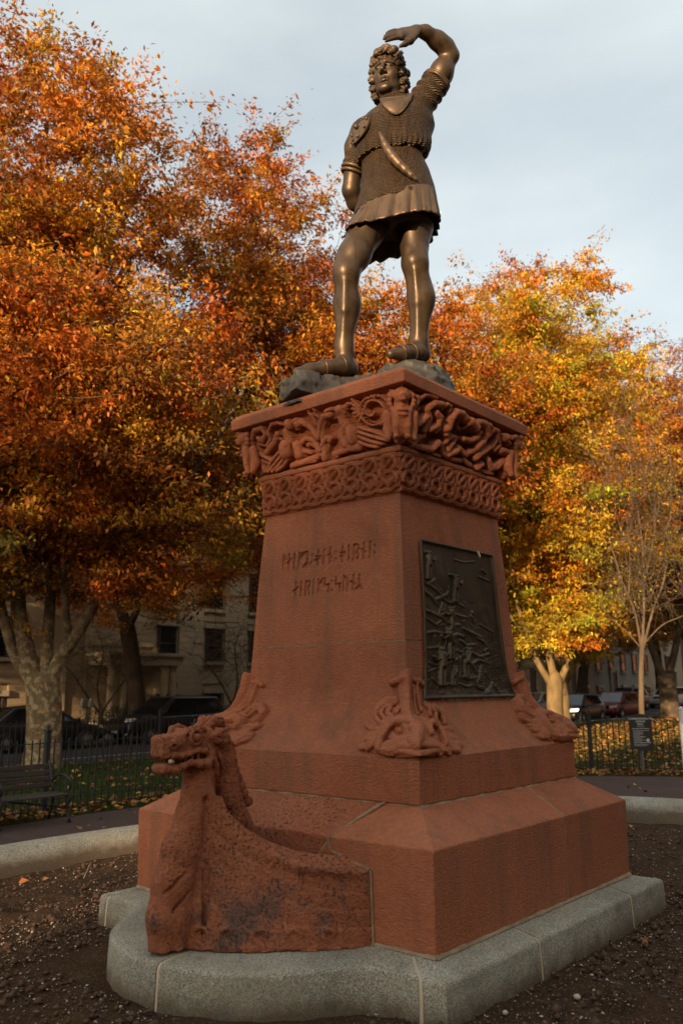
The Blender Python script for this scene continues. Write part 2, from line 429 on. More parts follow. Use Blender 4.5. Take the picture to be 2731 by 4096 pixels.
FRZ_F=[([(247,3351),(228,3393),(240,3435)],37,1.1),([(234,3448),(236,3451)],36,1.25),([(204,3469),(154,3474),(110,3470),(105,3462)],14,1.2),([(170,3421),(133,3419)],9,0.9),([(268,3461),(311,3473)],15,1.2),([(290,3451),(267,3458)],9,1.3),([(238,3353),(188,3302),(217,3240)],37,1),([(285,3306),(283,3262)],48,1.15),([(243,3224),(317,3203)],35,0.9),([(344,3321),(446,3281),(562,3215)],13,1.25),([(333,3297),(437,3247),(562,3197)],13,1.25),([(320,3270),(415,3221),(515,3181)],13,1.25),([(306,3242),(394,3196),(474,3169)],13,1.25),([(295,3196),(237,3204),(165,3199),(102,3192)],23,1),([(94,3186),(121,3174)],17,1),([(528,3230),(582,3285),(612,3351),(614,3408),(591,3467)],7,1.25),([(545,3205),(605,3273),(634,3346),(646,3430),(656,3485)],7,1.2),([(549,3255),(550,3254)],10,1.3),([(569,3273),(570,3272)],10,1.3),([(589,3289),(589,3288)],10,1.3),([(601,3310),(601,3309)],10,1.3),([(613,3333),(614,3332)],10,1.3),([(618,3357),(618,3356)],10,1.3),([(620,3382),(620,3381)],10,1.3),([(621,3403),(621,3402)],10,1.3),([(607,3438),(607,3438)],10,1.3),([(588,3457),(589,3456)],10,1.3),([(563,3471),(564,3470)],10,1.3),([(537,3479),(538,3478)],10,1.3),([(509,3480),(510,3479)],10,1.3),([(481,3476),(482,3475)],10,1.3),([(492,3387),(490,3381),(483,3375),(473,3372),(459,3373),(446,3378),(435,3389),(428,3403),(428,3420),(437,3436),(454,3449),(478,3457),(505,3458),(534,3450),(559,3433),(576,3410),(583,3382),(577,3353),(558,3326),(527,3305)],8,1.3),([(559,3380),(560,3380)],7,1.2),([(548,3358),(549,3358)],7,1.2),([(529,3341),(529,3341)],7,1.2),([(503,3331),(504,3330)],7,1.2),([(474,3329),(475,3329)],7,1.2),([(447,3336),(447,3335)],7,1.2),([(423,3350),(424,3350)],7,1.2),([(407,3371),(408,3371)],7,1.2),([(401,3395),(402,3395)],7,1.2),([(405,3419),(406,3419)],7,1.2),([(419,3440),(420,3440)],7,1.2),([(441,3456),(442,3455)],7,1.2),([(468,3463),(469,3463)],7,1.2),([(497,3462),(498,3462)],7,1.2),([(523,3453),(524,3453)],7,1.2),([(544,3436),(545,3436)],7,1.2),([(558,3415),(558,3414)],7,1.2),([(561,3391),(562,3391)],7,1.2),([(570,3361),(554,3340),(532,3324),(505,3314),(476,3312),(447,3317),(422,3330),(401,3348),(387,3371),(382,3396),(386,3421),(399,3444),(419,3462),(444,3475),(473,3480),(502,3478),(529,3468)],7,1.2),([(404,3412),(343,3497)],11,1),([(404,3412),(331,3472)],11,1),([(404,3412),(321,3444)],11,1),([(404,3412),(320,3415)],11,1),([(404,3412),(333,3388)],11,1),([(404,3412),(356,3365)],11,1),([(8,3182),(18,3265),(21,3358)],27,0.9),([(0,3331),(28,3402),(76,3442),(149,3440)],19,1.2),([(22,3326),(49,3390),(88,3428)],11,1),([(-15,3326),(-63,3405),(-116,3447),(-174,3441)],24,1.1),([(-30,3367),(-67,3429)],11,1.3),([(-18,3241),(-66,3320),(-125,3343),(-166,3321)],19,1.15),([(-21,3211),(-58,3272),(-103,3303),(-128,3292)],16,0.95),([(6,3268),(61,3313),(100,3302),(76,3285)],17,1.15),([(24,3218),(60,3273)],14,0.8),([(-13,3410),(-15,3457),(-38,3484)],14,1),([(18,3489),(12,3479),(0,3473),(-14,3473),(-28,3477),(-37,3486),(-39,3498),(-34,3508),(-24,3515),(-10,3517),(4,3514),(15,3506),(19,3495)],9,1.2),([(-30,3464),(19,3466),(30,3448)],10,1.1),([(-120,3244),(-170,3261),(-207,3287)],16,0.8),([(-97,3287),(-155,3313)],11,0.8),([(-279,3352),(-279,3408)],37,1.05),([(-239,3449),(-239,3455)],36,1.2),([(-208,3457),(-170,3473),(-143,3461),(-149,3449)],14,1.2),([(-203,3417),(-163,3418)],10,0.9),([(-296,3465),(-343,3484),(-403,3484),(-431,3461)],12,1.15),([(-322,3320),(-328,3281)],51,1.15),([(-223,3310),(-219,3246)],39,0.95),([(-393,3296),(-482,3247),(-544,3186)],14,1.25),([(-378,3270),(-449,3225),(-523,3178)],14,1.25),([(-349,3248),(-414,3206),(-483,3172)],14,1.25),([(-323,3232),(-372,3192),(-436,3170)],14,1.25),([(-289,3182),(-147,3190),(-57,3200)],24,1),([(-127,3182),(-73,3181)],18,1),([(-556,3186),(-611,3273),(-647,3346),(-639,3419),(-585,3475),(-504,3477),(-481,3434),(-539,3400),(-569,3422)],19,1.1),([(-487,3256),(-569,3303),(-622,3342)],17,1.1),([(-524,3234),(-596,3275)],12,1),([(-375,3414),(-418,3370),(-488,3334),(-523,3316)],22,1.1),([(-458,3450),(-463,3394),(-509,3362)],15,1),([(-532,3366),(-586,3385)],12,1),([(-352,3374),(-394,3389)],13,1)]
FRZ_R=[([(-559,3451),(-532,3487),(-469,3502),(-402,3500)],14,1),([(-445,3291),(-414,3367),(-470,3416),(-412,3463),(-334,3475)],25,1.1),([(-549,3302),(-507,3334),(-476,3368)],25,1.3),([(-529,3177),(-474,3236),(-413,3263)],20,0.9),([(-391,3309),(-323,3347),(-319,3400),(-372,3414)],25,1.2),([(-239,3348),(-234,3347)],30,1.4),([(-214,3318),(-209,3318)],23,1.3),([(-276,3334),(-318,3307)],15,1.1),([(-207,3349),(-202,3415),(-173,3463),(-107,3466),(-38,3450)],30,1.2),([(-2,3446),(2,3444)],30,1.45),([(16,3429),(-16,3397)],14,1.2),([(-86,3430),(-83,3395),(-45,3385)],13,1),([(-186,3271),(-138,3314),(-85,3319),(-100,3277),(-145,3226)],21,1.1),([(-209,3249),(-186,3194),(-117,3184)],21,0.9),([(-449,3175),(-341,3185),(-261,3247)],25,1.1),([(-74,3214),(-36,3245),(-130,3191)],18,1.2),([(7,3330),(103,3337),(175,3375),(189,3412)],20,1.2),([(94,3425),(101,3423)],29,1.4),([(62,3430),(119,3463),(206,3470),(272,3430),(248,3359),(191,3310)],28,1.15),([(-16,3264),(86,3239),(199,3293)],25,0.95),([(310,3413),(327,3459),(395,3462),(413,3409),(387,3353)],22,1.1),([(203,3241),(287,3298),(350,3338)],26,1.1),([(421,3335),(482,3384),(433,3420)],17,1.2),([(498,3443),(504,3441)],30,1.4),([(551,3419),(579,3415)],19,1.3),([(503,3351),(581,3353),(642,3350)],28,1.2),([(380,3256),(431,3212),(516,3236),(587,3296)],29,1),([(588,3453),(637,3476)],17,1.3),([(686,3414),(784,3381),(744,3320)],27,1),([(244,3174),(312,3215)],22,1),([(80,3199),(171,3179)],19,0.9),([(-79,3174),(40,3185)],17,0.9),([(359,3164),(478,3179)],20,0.8),([(-604,3390),(-582,3435),(-601,3458)],19,1.1),([(-629,3306),(-592,3360)],17,0.8),([(-556,3368),(-541,3405)],13,1),([(-290,3162),(-207,3167)],14,0.8),([(-585,3193),(-515,3191),(-477,3170)],15,0.9),([(-326,3456),(-286,3489),(-241,3483),(-242,3459)],16,1.2),([(269,3479),(299,3467)],19,1.1),([(723,3482),(819,3455)],27,1)]
PLQ=[([(-371,2487),(-370,2487)],15,1.3),([(-374,2464),(-374,2413)],17,1.2),([(-384,2407),(-401,2319)],10,1),([(-360,2410),(-365,2322)],10,1),([(-361,2457),(-311,2441),(-284,2462)],7,1),([(-370,2463),(-399,2489),(-365,2500)],7,1),([(-74,2362),(-73,2362)],15,1.3),([(-77,2339),(-80,2288)],17,1.2),([(-90,2282),(-109,2194)],10,1),([(-65,2284),(-71,2196)],10,1),([(-63,2331),(-11,2315),(18,2335)],7,1),([(-86,2339),(-109,2366),(-143,2367)],6,1.1),([(-301,1876),(-300,1876)],20,1.3),([(-305,1845),(-307,1777)],24,1.2),([(-321,1770),(-352,1654)],14,1),([(-287,1770),(-302,1654)],14,1),([(-286,1834),(-366,1804),(-383,1827)],9,1),([(15,1884),(16,1884)],16,1.3),([(11,1860),(-24,1804)],19,1.2),([(-36,1799),(-60,1706)],11,1),([(-8,1799),(-18,1706)],11,1),([(27,1851),(-33,1827),(-44,1845)],8,1),([(-205,2003),(-204,2003)],17,1.3),([(-208,1978),(-182,1922)],20,1.2),([(-194,1916),(-215,1819)],12,1),([(-165,1917),(-173,1820)],12,1),([(-192,1968),(-267,1942),(-284,1961)],8,1),([(-157,2142),(-156,2142)],12,1.3),([(-159,2124),(-147,2085)],14,1.2),([(-155,2080),(-170,2011)],8,1),([(-135,2081),(-140,2013)],8,1),([(-147,2117),(-211,2097),(-227,2110)],5,1),([(-156,1765),(-155,1765)],10,1.3),([(-158,1749),(-190,1714)],12,1.2),([(-198,1711),(-216,1652)],7,1),([(-180,1711),(-190,1652)],7,1),([(-148,1743),(-142,1729),(-133,1741)],5,1),([(-442,2293),(-387,2279),(-309,2319),(-303,2272)],10,1),([(-433,2234),(-356,2203),(-305,2160)],12,1),([(-379,2280),(-301,2253),(-255,2224)],11,1),([(-335,2181),(-249,2211),(-179,2230),(-148,2266)],12,1),([(-156,2275),(-154,2273)],15,1),([(-175,2290),(-172,2289)],7,1),([(-241,2207),(-169,2179),(-64,2186),(12,2162)],11,1),([(-237,2169),(-288,2096)],9,1),([(-447,2114),(-361,2099),(-266,2079),(-219,2058)],12,1),([(-273,2090),(-195,2111)],8,1),([(-444,2069),(-330,2025),(-269,2055)],8,1),([(-219,2053),(-146,2034),(-67,2040)],11,1),([(-92,2108),(-24,2097),(47,2096)],9,1),([(116,2130),(118,2127)],14,1),([(94,2104),(125,2067)],13,1),([(-456,1969),(-351,1983),(-238,1974)],9,1),([(-347,1987),(-356,1946)],7,1),([(-138,1964),(-94,1975),(-17,1964)],12,1),([(-9,2017),(68,1996),(211,1968)],12,1),([(-64,1939),(10,1908),(111,1916)],10,1),([(146,1965),(235,1939),(276,1902),(233,1876)],12,1),([(-445,1876),(-332,1884)],8,1),([(-194,1869),(-251,1827)],10,1),([(-126,1871),(-42,1859)],8,1),([(-232,1786),(-118,1816)],9,1),([(-441,1788),(-372,1775),(-283,1772)],9,1),([(65,1862),(170,1836),(287,1858)],12,1),([(62,1791),(148,1816),(248,1798),(216,1832)],11,1),([(-2,1832),(52,1781),(107,1735)],11,1),([(-79,1701),(-3,1692),(89,1701)],11,1),([(166,1759),(136,1706),(76,1650)],17,1),([(67,1687),(82,1640),(162,1630)],14,1),([(291,1659),(237,1616),(180,1597)],17,1),([(324,1639),(352,1600)],13,1),([(-123,1660),(-33,1641),(22,1650)],8,1),([(-154,1710),(-197,1615)],5,1),([(-426,1691),(-370,1660),(-283,1651),(-240,1660)],8,1),([(-82,1826),(-80,1733)],12,1),([(207,2056),(361,2009)],6,1),([(299,2441),(335,2423)],10,1),([(241,2389),(373,2370)],8,1),([(-55,2479),(52,2471),(204,2492)],5,1),([(31,1819),(99,1706)],6,1),([(-456,1735),(-342,1758)],6,1),([(-43,1855),(-108,1881)],7,1),([(217,1735),(253,1692)],7,1),([(-217,1942),(-269,1867)],6,1)]
RUNE=[([(-403,2554),(-406,2453)],5,1),([(-403,2553),(-378,2515)],5,1),([(-348,2553),(-352,2450)],5,1),([(-362,2494),(-329,2519)],5,1),([(-296,2553),(-300,2449)],5,1),([(-251,2553),(-256,2451)],5,1),([(-250,2525),(-223,2553)],5,1),([(-250,2502),(-195,2553)],5,1),([(-176,2556),(-177,2451)],5,1),([(-174,2486),(-209,2449)],5,1),([(-172,2484),(-145,2461)],4,1),([(-131,2528),(-130,2526)],4,1),([(-131,2479),(-130,2477)],4,1),([(-77,2555),(-77,2451)],4,1),([(-96,2513),(-77,2504),(-54,2514)],4,1),([(-103,2484),(-78,2497),(-58,2489)],4,1),([(-24,2556),(-28,2454)],4,1),([(32,2556),(29,2456)],4,1),([(12,2513),(47,2494)],4,1),([(83,2530),(84,2528)],4,1),([(85,2481),(86,2479)],4,1),([(140,2558),(139,2454)],4,1),([(121,2518),(141,2502),(163,2518)],4,1),([(122,2488),(141,2499),(154,2495)],4,1),([(195,2557),(194,2453)],4,1),([(237,2558),(235,2453)],4,1),([(237,2557),(270,2550),(278,2530),(260,2505),(280,2484),(265,2454)],4,1),([(318,2561),(317,2455)],4,1),([(298,2520),(337,2498)],4,1),([(372,2559),(370,2457)],4,1),([(412,2533),(413,2531)],4,1),([(411,2483),(412,2481)],4,1),([(-270,2353),(-272,2252)],5,1),([(-292,2290),(-249,2315)],5,1),([(-218,2352),(-223,2254)],4,1),([(-177,2350),(-179,2254)],4,1),([(-177,2349),(-148,2345),(-140,2327),(-156,2304),(-144,2255)],4,1),([(-106,2355),(-108,2255)],4,1),([(-62,2355),(-64,2257)],4,1),([(-55,2319),(-21,2354)],4,1),([(-6,2355),(-7,2306),(32,2312),(22,2259)],4,1),([(59,2332),(59,2330)],4,1),([(57,2273),(58,2271)],4,1),([(94,2355),(92,2302),(131,2309),(122,2256)],4,1),([(160,2356),(155,2256)],4,1),([(160,2356),(190,2333),(189,2255)],4,1),([(242,2357),(234,2257)],4,1),([(220,2315),(258,2297)],4,1),([(291,2357),(287,2260)],4,1),([(291,2291),(257,2258)],4,1),([(291,2291),(318,2258)],4,1)]
MASK=[([(9,1717),(2,1637),(-15,1558),(-30,1498),(-20,1440)],27,1),([(-21,1682),(-67,1676),(-110,1660)],17,1.1),([(-28,1660),(-58,1624),(-51,1584)],12,0.8),([(-30,1624),(-70,1523),(-91,1497)],15,0.8),([(72,1677),(119,1675),(154,1657)],16,0.9),([(94,1655),(92,1583),(98,1504)],14,0.9),([(61,1637),(56,1522),(63,1488)],14,0.8),([(155,1542),(178,1511),(177,1476)],15,0.9),([(191,1528),(235,1483),(224,1453)],16,1),([(229,1518),(308,1481),(319,1424)],21,1.1),([(267,1509),(318,1463),(301,1421)],11,1.4),([(-88,1558),(-145,1557),(-207,1526),(-250,1469),(-222,1427)],23,1.1),([(-113,1540),(-178,1522),(-201,1482),(-178,1453)],16,1),([(-127,1522),(-155,1487),(-124,1467)],16,0.8),([(-9,1391),(-6,1428),(-52,1443),(-109,1433),(-158,1408),(-214,1358),(-258,1294)],23,1.3),([(-151,1445),(-200,1423),(-246,1422),(-278,1438)],18,1),([(-192,1407),(-245,1393),(-295,1404),(-321,1420)],19,1),([(-213,1386),(-274,1368),(-319,1367)],16,1),([(-236,1357),(-297,1335),(-341,1346)],16,0.9),([(-223,1365),(-289,1324),(-346,1299)],18,1.1),([(-270,1332),(-344,1306),(-396,1301)],16,1),([(99,1371),(106,1407),(167,1426),(217,1411),(236,1365),(244,1321)],21,1.3),([(281,1392),(341,1398),(377,1388)],17,1),([(302,1371),(354,1360)],15,1),([(306,1346),(367,1339),(413,1333)],16,1),([(274,1332),(345,1305),(430,1308)],18,1),([(276,1308),(341,1286),(395,1283)],18,1),([(231,1299),(285,1274)],19,0.9),([(-91,1389),(-81,1385)],21,1),([(147,1385),(153,1381)],18,1),([(-150,1348),(-93,1357),(-42,1371)],15,0.8),([(20,1400),(4,1345),(-19,1322)],37,1.2),([(-59,1328),(-115,1318),(-184,1305),(-232,1288)],23,1),([(64,1326),(146,1311),(204,1293)],21,1),([(-239,1284),(-169,1283),(-97,1308),(-56,1305),(0,1315),(69,1308),(142,1304),(203,1278)],14,1.35),([(-230,1277),(-171,1275),(-114,1289),(-65,1280),(-15,1275),(52,1276),(131,1286),(191,1272)],13,1.15),([(-56,1422),(22,1432),(115,1411)],42,0.7),([(-119,1341),(160,1337)],37,0.6)]
# base course: five blocks cut from one splayed plinth, on a recessed mortar bed
def frustum_bm(prof):
    bm = bmesh.new(); rings = []
    for h, z in prof: rings.append([bm.verts.new((sx*h, sy*h, z)) for sx, sy in ((-1,-1),(1,-1),(1,1),(-1,1))])
    for a, b in zip(rings, rings[1:]):
        for i in range(4): bm.faces.new((a[i], a[(i+1)%4], b[(i+1)%4], b[i]))
    bm.faces.new(rings[0][::-1]); bm.faces.new(rings[-1]); return bm
def cut(bm, co, no):
    """keep the side the normal points away from"""
    g = bmesh.ops.bisect_plane(bm, geom=bm.verts[:]+bm.edges[:]+bm.faces[:], plane_co=co, plane_no=no, clear_outer=True)
    e = [x for x in g['geom_cut'] if isinstance(x, bmesh.types.BMEdge)]
    if e: bmesh.ops.edgenet_fill(bm, edges=e)
def bm_obj(bm, name, mat, parent, bevel=0, seg=2):
    bmesh.ops.recalc_face_normals(bm, faces=bm.faces)
    me = bpy.data.meshes.new(name); bm.to_mesh(me); bm.free(); o = ob(name, me, mat, parent)
    if bevel: bev(o, bevel, seg)
    return o
BASEP = [(1.181,.374),(1.189,.856),(.938,1.013)]
JY = .245                                            # the upright joint on the plaque side
g = .0045
def base_block(cuts):
    bm = frustum_bm(BASEP)
    for co, no in cuts: cut(bm, co, no)
    return bm_obj(bm, 'base_block', M_STONE_BASE, PED, .007)
base_block([((.02,0,0),(-1,0,0)), ((0,JY-g,0),(0,1,0)), ((.504+g,0,.844), (-.735,0,.678))])
base_block([((-.02,0,0),(1,0,0)), ((0,JY-g,0),(0,1,0)), ((-.504-g,0,.844), (.735,0,.678))])
base_block([((0,JY+g,0),(0,-1,0)), ((g,0,0),(-1,0,0))])
base_block([((0,JY+g,0),(0,-1,0)), ((-g,0,0),(1,0,0))])
bm = frustum_bm([(h-.004, z) for h, z in BASEP]); bm_obj(bm, 'mortar_bed', M_MORTAR, PED)
# deck stone between the slanting joints (carries the ship)
bm = frustum_bm(BASEP)
for sgn_ in (1,-1):
    cut(bm, (sgn_*(.504-g),0,.844), (sgn_*.735,0,-.678)) if False else None
    cut(bm, (sgn_*(.70),0,.9), (sgn_,0,0))
cut(bm, (0,-.70,0), (0,1,0)); cut(bm, (0,0,.60), (0,0,-1))
for sgn_ in (1,-1): cut(bm, (sgn_*(.504-g),0,.844), (sgn_*.735,0,-.678))
bm_obj(bm, 'deck_stone', M_SHIP, PED, .006)
# upper block and its ragged mortar seam
bm = frustum_bm([(.9405,1.019),(.946,1.256)]); bm_obj(bm, 'upper_block', M_STONE, PED, .008, 3)
u = np.linspace(0, 1, 90); rows = []
for k in range(4):
    P = np.stack([(-1+2*u)*.945, -(.9435+.004*np.sin(u*57+k)+.004*rng.normal(size=90).cumsum()*.15), 1.013+.0*u], -1)
    lo = P.copy(); lo[:,2] -= .008+.006*rng.random(90); lo[:,1] -= .004; hi = P.copy(); hi[:,2] += .007+.005*rng.random(90); hi[:,1] += .006
    rows.append(np.stack([rot4(lo,k), rot4(P,k), rot4(hi,k)], 1).reshape(-1,3))
Vs = np.concatenate(rows); Fs = np.concatenate([grid_faces(90,3,i*270) for i in range(4)])
ob('mortar_seam', me_np('mortar_seam', Vs, Fs), M_MORTAR, PED)
for pa, pb in (((.705,1.022,-.944),(.504,.846,-1.194)),((.504,.846,-1.194),(.530,.782,-1.193)),((.530,.782,-1.193),(.790,.722,-1.193)),((.800,.722,-1.192),(.806,.372,-1.186))):
    mm_ = MB(); mm_.beam((pa[0],pa[2],pa[1]),(pb[0],pb[2],pb[1]),.013,.008); mm_.obj('mortar_seam', M_MORTAR, PED)
rows = []
for k in range(4):
    P = np.stack([(-1+2*u)*1.186, -(1.1845+.003*np.sin(u*71+k)+.003*rng.normal(size=90).cumsum()*.15), .374+.0*u], -1)
    lo = P.copy(); lo[:,2] -= .010+.004*rng.random(90); lo[:,1] -= .006; hi = P.copy(); hi[:,2] += .006+.006*rng.random(90); hi[:,1] += .008
    rows.append(np.stack([rot4(lo,k), rot4(P,k), rot4(hi,k)], 1).reshape(-1,3))
ob('mortar_seam', me_np('mortar_seam', np.concatenate(rows), np.concatenate([grid_faces(90,3,i*270) for i in range(4)])), M_MORTAR, PED)
# shaft courses (the front of the upper one carries the cut runes)
zj = 1.92
def shaft_course(z0, z1, rune):
    for k in range(4):
        if rune and k == 0:
            face_grid('inscribed_face', shaft_h, z0, z1, 300, 234, [(p_, r_*1.45, h_) for p_, r_, h_ in RUNE], 1.6, .006, M_STONE, faces=(0,), sgn=-1)
        else: face_grid('shaft_face', shaft_h, z0, z1, 12, 30, None, mat=M_STONE, faces=(k,))
shaft_course(1.256, zj-.004, False); shaft_course(zj+.004, 2.862, True)
bm = frustum_bm([(shaft_h(1.915)-.003,1.912),(shaft_h(1.925)-.003,1.928)]); bm_obj(bm, 'mortar_seam', M_MORTAR, PED)
# knotwork band
def knot(n=8, h=.617, z0=2.862, z1=3.115):
    S = []; w = 2*h/n; H = z1-z0
    def T(c, p): return ((-h+(c+p[0])*w)*1000, (z0+p[1]*H)*1000)
    def arc(cx, cy, r, a0, a1, ry, m=12): return [(cx+r*math.cos(a0+(a1-a0)*i/m), cy+ry*math.sin(a0+(a1-a0)*i/m)) for i in range(m+1)]
    for c in range(n):
        E = [(arc(.5,.735,.36,0,6.283,.205,16),1.25), (arc(.5,.335,.36,-.5,3.6,.20,12),1.25),
             ([(.18,.36),(.52,.17),(.84,.33),(.80,.43)],1.4), ([(.22,.60),(.5,.735),(.72,.86)],1.5),
             ([(-.25,.10),(.15,.045),(.55,.05),(.95,.16),(1.1,.26)],1.1), ([(.05,.60),(-.05,.52),(.05,.44)],1.0), ([(.95,.60),(1.05,.52),(.95,.44)],1.0),
             ([(-.05,.90),(.22,.955),(.78,.955),(1.05,.90)],.95)]
        for p, hh in E: S.append(([T(c, q) for q in p], 12.5, hh))
    return S
bandh = lambda z: .609+(z-2.862)/.258*.012
KN = knot()
for k in range(4): face_grid('knotwork_band', bandh, 2.857, 3.125, 520, 110, KN, 1.0, .013, M_CARVE, faces=(k,), groove=True)
bm = frustum_bm([(.600,2.852),(.612,2.858)]); bm_obj(bm, 'band_underside', M_CARVE, PED)
# roll moulding
prof = [(.616,3.112)]+[(.624+.024*math.cos(a), 3.138+.023*math.sin(a)) for a in np.linspace(-1.45,1.45,9)]+[(.62,3.166)]
o = bm_obj(frustum_bm(prof), 'roll_moulding', M_STONE, PED); autosmooth(o, 50)
# frieze
frz = lambda z: .640+.022*np.clip((z-3.16)/.345,0,1)+.09*np.clip((z-3.16)/.345,0,1)**2
ex = lambda X, Z: .004*wob(X*60, Z*60, 0*X, 1.0)-.040
for k in (0, 2): face_grid('griffin_frieze', frz, 3.157, 3.509, 560, 130, FRZ_F, 1.35, .034, M_CARVE, faces=(k,), extra=ex, lean=.25)
for k in (1, 3): face_grid('serpent_frieze', frz, 3.157, 3.509, 560, 130, FRZ_R, 1.6, .034, M_CARVE, faces=(k,), extra=ex, lean=.25)
# corner beasts under the slab
def corner_beast():
    F = Field((.86,-.15,3.14), (1.16,.15,3.525), .0065); k = .014
    F.chain([(.98,0,3.40),(.985,0,3.33),(.955,0,3.23)], [.048,.052,.046], k)
    F.ell((1.02,0,3.442), (.050,.054,.054), k); F.ell((1.062,0,3.426), (.024,.026,.022), .008); F.ell((1.060,0,3.403), (.020,.024,.012), .004); F.ell((1.088,0,3.432), (.008,.014,.007), .002)
    for s in (-1,1):
        F.cap((1.0,s*.048,3.462),(.995,s*.076,3.452),.020,.016,.008); F.ell((1.062,s*.021,3.455),(.010,.012,.010),.002)
        F.chain([(.995,s*.036,3.34),(1.0,s*.036,3.25),(.985,s*.036,3.185)],[.030,.021,.018],.012); F.ell((1.0,s*.036,3.176),(.030,.021,.014),.008)
        F.chain([(.95,s*.085,3.34),(.93,s*.075,3.24),(.95,s*.08,3.18)],[.03,.034,.022],.012)
        F.chain([(.99,s*.03,3.39),(1.03,s*.0,3.372)],[.014,.012],.006)
        for j in range(5): a = -.6+j*.5; F.ell((.995-.0*j, s*(.066+.012*math.sin(a*3)), 3.47-.028*j),(.02,.018,.016),.008)
    F.ell((1.045,0,3.34),(.016,.04,.012),.006); F.ell((1.04,0,3.31),(.014,.034,.010),.006)
    F.cap((.90,0,3.45),(.90,0,3.2),.055,.045,.02)
    return F.mesh()
V, Fq = corner_beast(); V = smooth_mesh(V, Fq, 1, .4)
me_b = me_np('corner_beast', V, Fq, True)
for k in range(4):
    o = ob('corner_beast', me_b, M_CARVE, PED); o.rotation_euler = (0, 0, R(-45+90*k))
MFILL = [([(0,1690),(0,1560),(0,1440)],62,.45),([(-200,1345),(-60,1360),(90,1360),(240,1335)],70,.5),([(-300,1320),(-200,1335)],48,.5),([(260,1320),(360,1318)],46,.5),([(-190,1470),(-110,1470)],66,.45),([(130,1470),(220,1460)],60,.45),([(-120,1300),(120,1295)],44,.6)]
# corner masks draped on the splay of the shaft
def mask_mesh():
    w = np.linspace(-.46, .47, 300); z = np.linspace(1.262, 1.735, 160); Wd, Z = np.meshgrid(w, z, indexing='ij')
    Hs = relief(Wd, Z, [(p_, r_*1.12, h_**1.6) for p_, r_, h_ in MASK], 1.25, .012); Hf = relief(Wd, Z, MFILL, .62, .010); H = Hf+Hs
    for (ew, ez, er) in ((-.085,1.383,.030),(.148,1.380,.026)): H = H-.035*np.exp(-(((Wd-ew)**2+(Z-ez)**2)/er**2)**2)+.030*np.exp(-(((Wd-ew)**2+(Z-ez)**2)/(er*.55)**2)**2)
    # a full brow and muzzle swell out round the corner
    H = H + np.where(H > 0,   .05*np.exp(-(Wd/.16)**2-((Z-1.36)/.09)**2), 0)
    hh = shaft_h(Z); c = .05
    rw = np.sqrt(Wd**2+c*c)-c*.0
    px = hh + np.where(Wd < 0, Wd, 0); py = -hh + np.where(Wd > 0, Wd, 0)
    t = np.clip(Wd/.12, -1, 1)                        # outward direction swings from one face to the other
    nx = .707+.30*t; ny = -.707+.30*t; up = .35
    nn = np.sqrt(nx*nx+ny*ny+up*up)
    D = np.where(H > 0, H, -.02)
    P = np.stack([px+nx/nn*D, py+ny/nn*D, Z+up/nn*D], -1).reshape(-1, 3)
    Fq = grid_faces(300, 160); keep = (H.reshape(-1)[Fq] > 0).any(1)
    return P, Fq[keep]
V, Fq = mask_mesh()
used = np.unique(Fq); mp_ = np.full(len(V), -1); mp_[used] = np.arange(len(used)); V, Fq = V[used], mp_[Fq]
V = smooth_mesh(V, Fq, 1, .35)
me_m = me_np('corner_mask', V, Fq, True)
for k in range(4):
    o = ob('corner_mask', me_m, M_CARVE, PED); o.rotation_euler = (0, 0, R(90*k))
# slab
bm = frustum_bm([(.70,3.500),(.790,3.504),(.7945,3.578),(.748,3.622),(.30,3.640)]); bm_obj(bm, 'cap_slab', M_STONE, PED, .006, 3)
# bronze relief let into the plaque side
def plaque():
    nu, nv = 260, 270
    u = np.linspace(0, 1, nu); z = np.linspace(1.568, 2.572, nv); U, Z = np.meshgrid(u, z, indexing='ij')
    t = (Z-1.568)/(2.572-1.568)
    half = np.interp(Z, [1.568,1.66,1.8,2.1,2.572], [.562,.520,.492,.468,.449])
    Y = (U*2-1)*half
    rr_ = np.random.default_rng(9); extra = []
    for i in range(150):
        yy, zz = rr_.uniform(-.50,.34), rr_.uniform(1.60,2.28)
        if yy > .46-(zz-1.6)*.95+.15: continue
        a_ = rr_.normal()*.7; l_ = rr_.uniform(8,38); extra.append(([(yy*1000-l_*math.cos(a_), zz*1000-l_*math.sin(a_)), (yy*1000+l_*.2, zz*1000+rr_.normal()*6), (yy*1000+l_*math.cos(a_), zz*1000+l_*math.sin(a_))], rr_.uniform(4,10), rr_.uniform(.5,.95)))
    H = np.maximum(relief(Y, Z, PLQ[:37], 1.25, .010), relief(Y, Z, PLQ[37:], .75, .004)); H = np.maximum(H, relief(Y, Z, extra, .5, .002)+.004*wob(Y*22, Z*22, 0*Y, 1.0)*(Y < .46-(Z-1.6)*.95+.15))
    H = H + .0035*wob(Y*45, Z*45, 0*Y, 1.0)*(Z < 2.2) + .003*wob(Y*140, Z*300, 0*Y, 1.0)*((Y > .12) & (Z < 1.95))
    e = np.minimum(np.minimum(half-np.abs(Y), Z-1.568), 2.572-Z)
    rim = np.where(e < .020, .009*np.sqrt(np.clip(1-((e-.010)/.010)**2, 0, 1))+.004, 0)
    D = np.where(e < .020, rim, np.clip(H, -.003, .05)-.004)
    h = shaft_h(Z); X = h+D+.013
    V = np.stack([X, Y, Z], -1).reshape(-1, 3)
    return V, grid_faces(nu, nv)
V, Fq = plaque(); PL = ob('bronze_plaque', me_np('bronze_plaque', V, Fq, True), M_PLAQUE, PED)
tag(PL, 'dark bronze relief panel of small figures among rocks'); 
m = MB()
m.beam((.668,.205,2.562),(.672,.222,2.525),.012,.010); o = m.obj('frame_chip', plain('pale_chip', (.62,.55,.42), .8), PL)
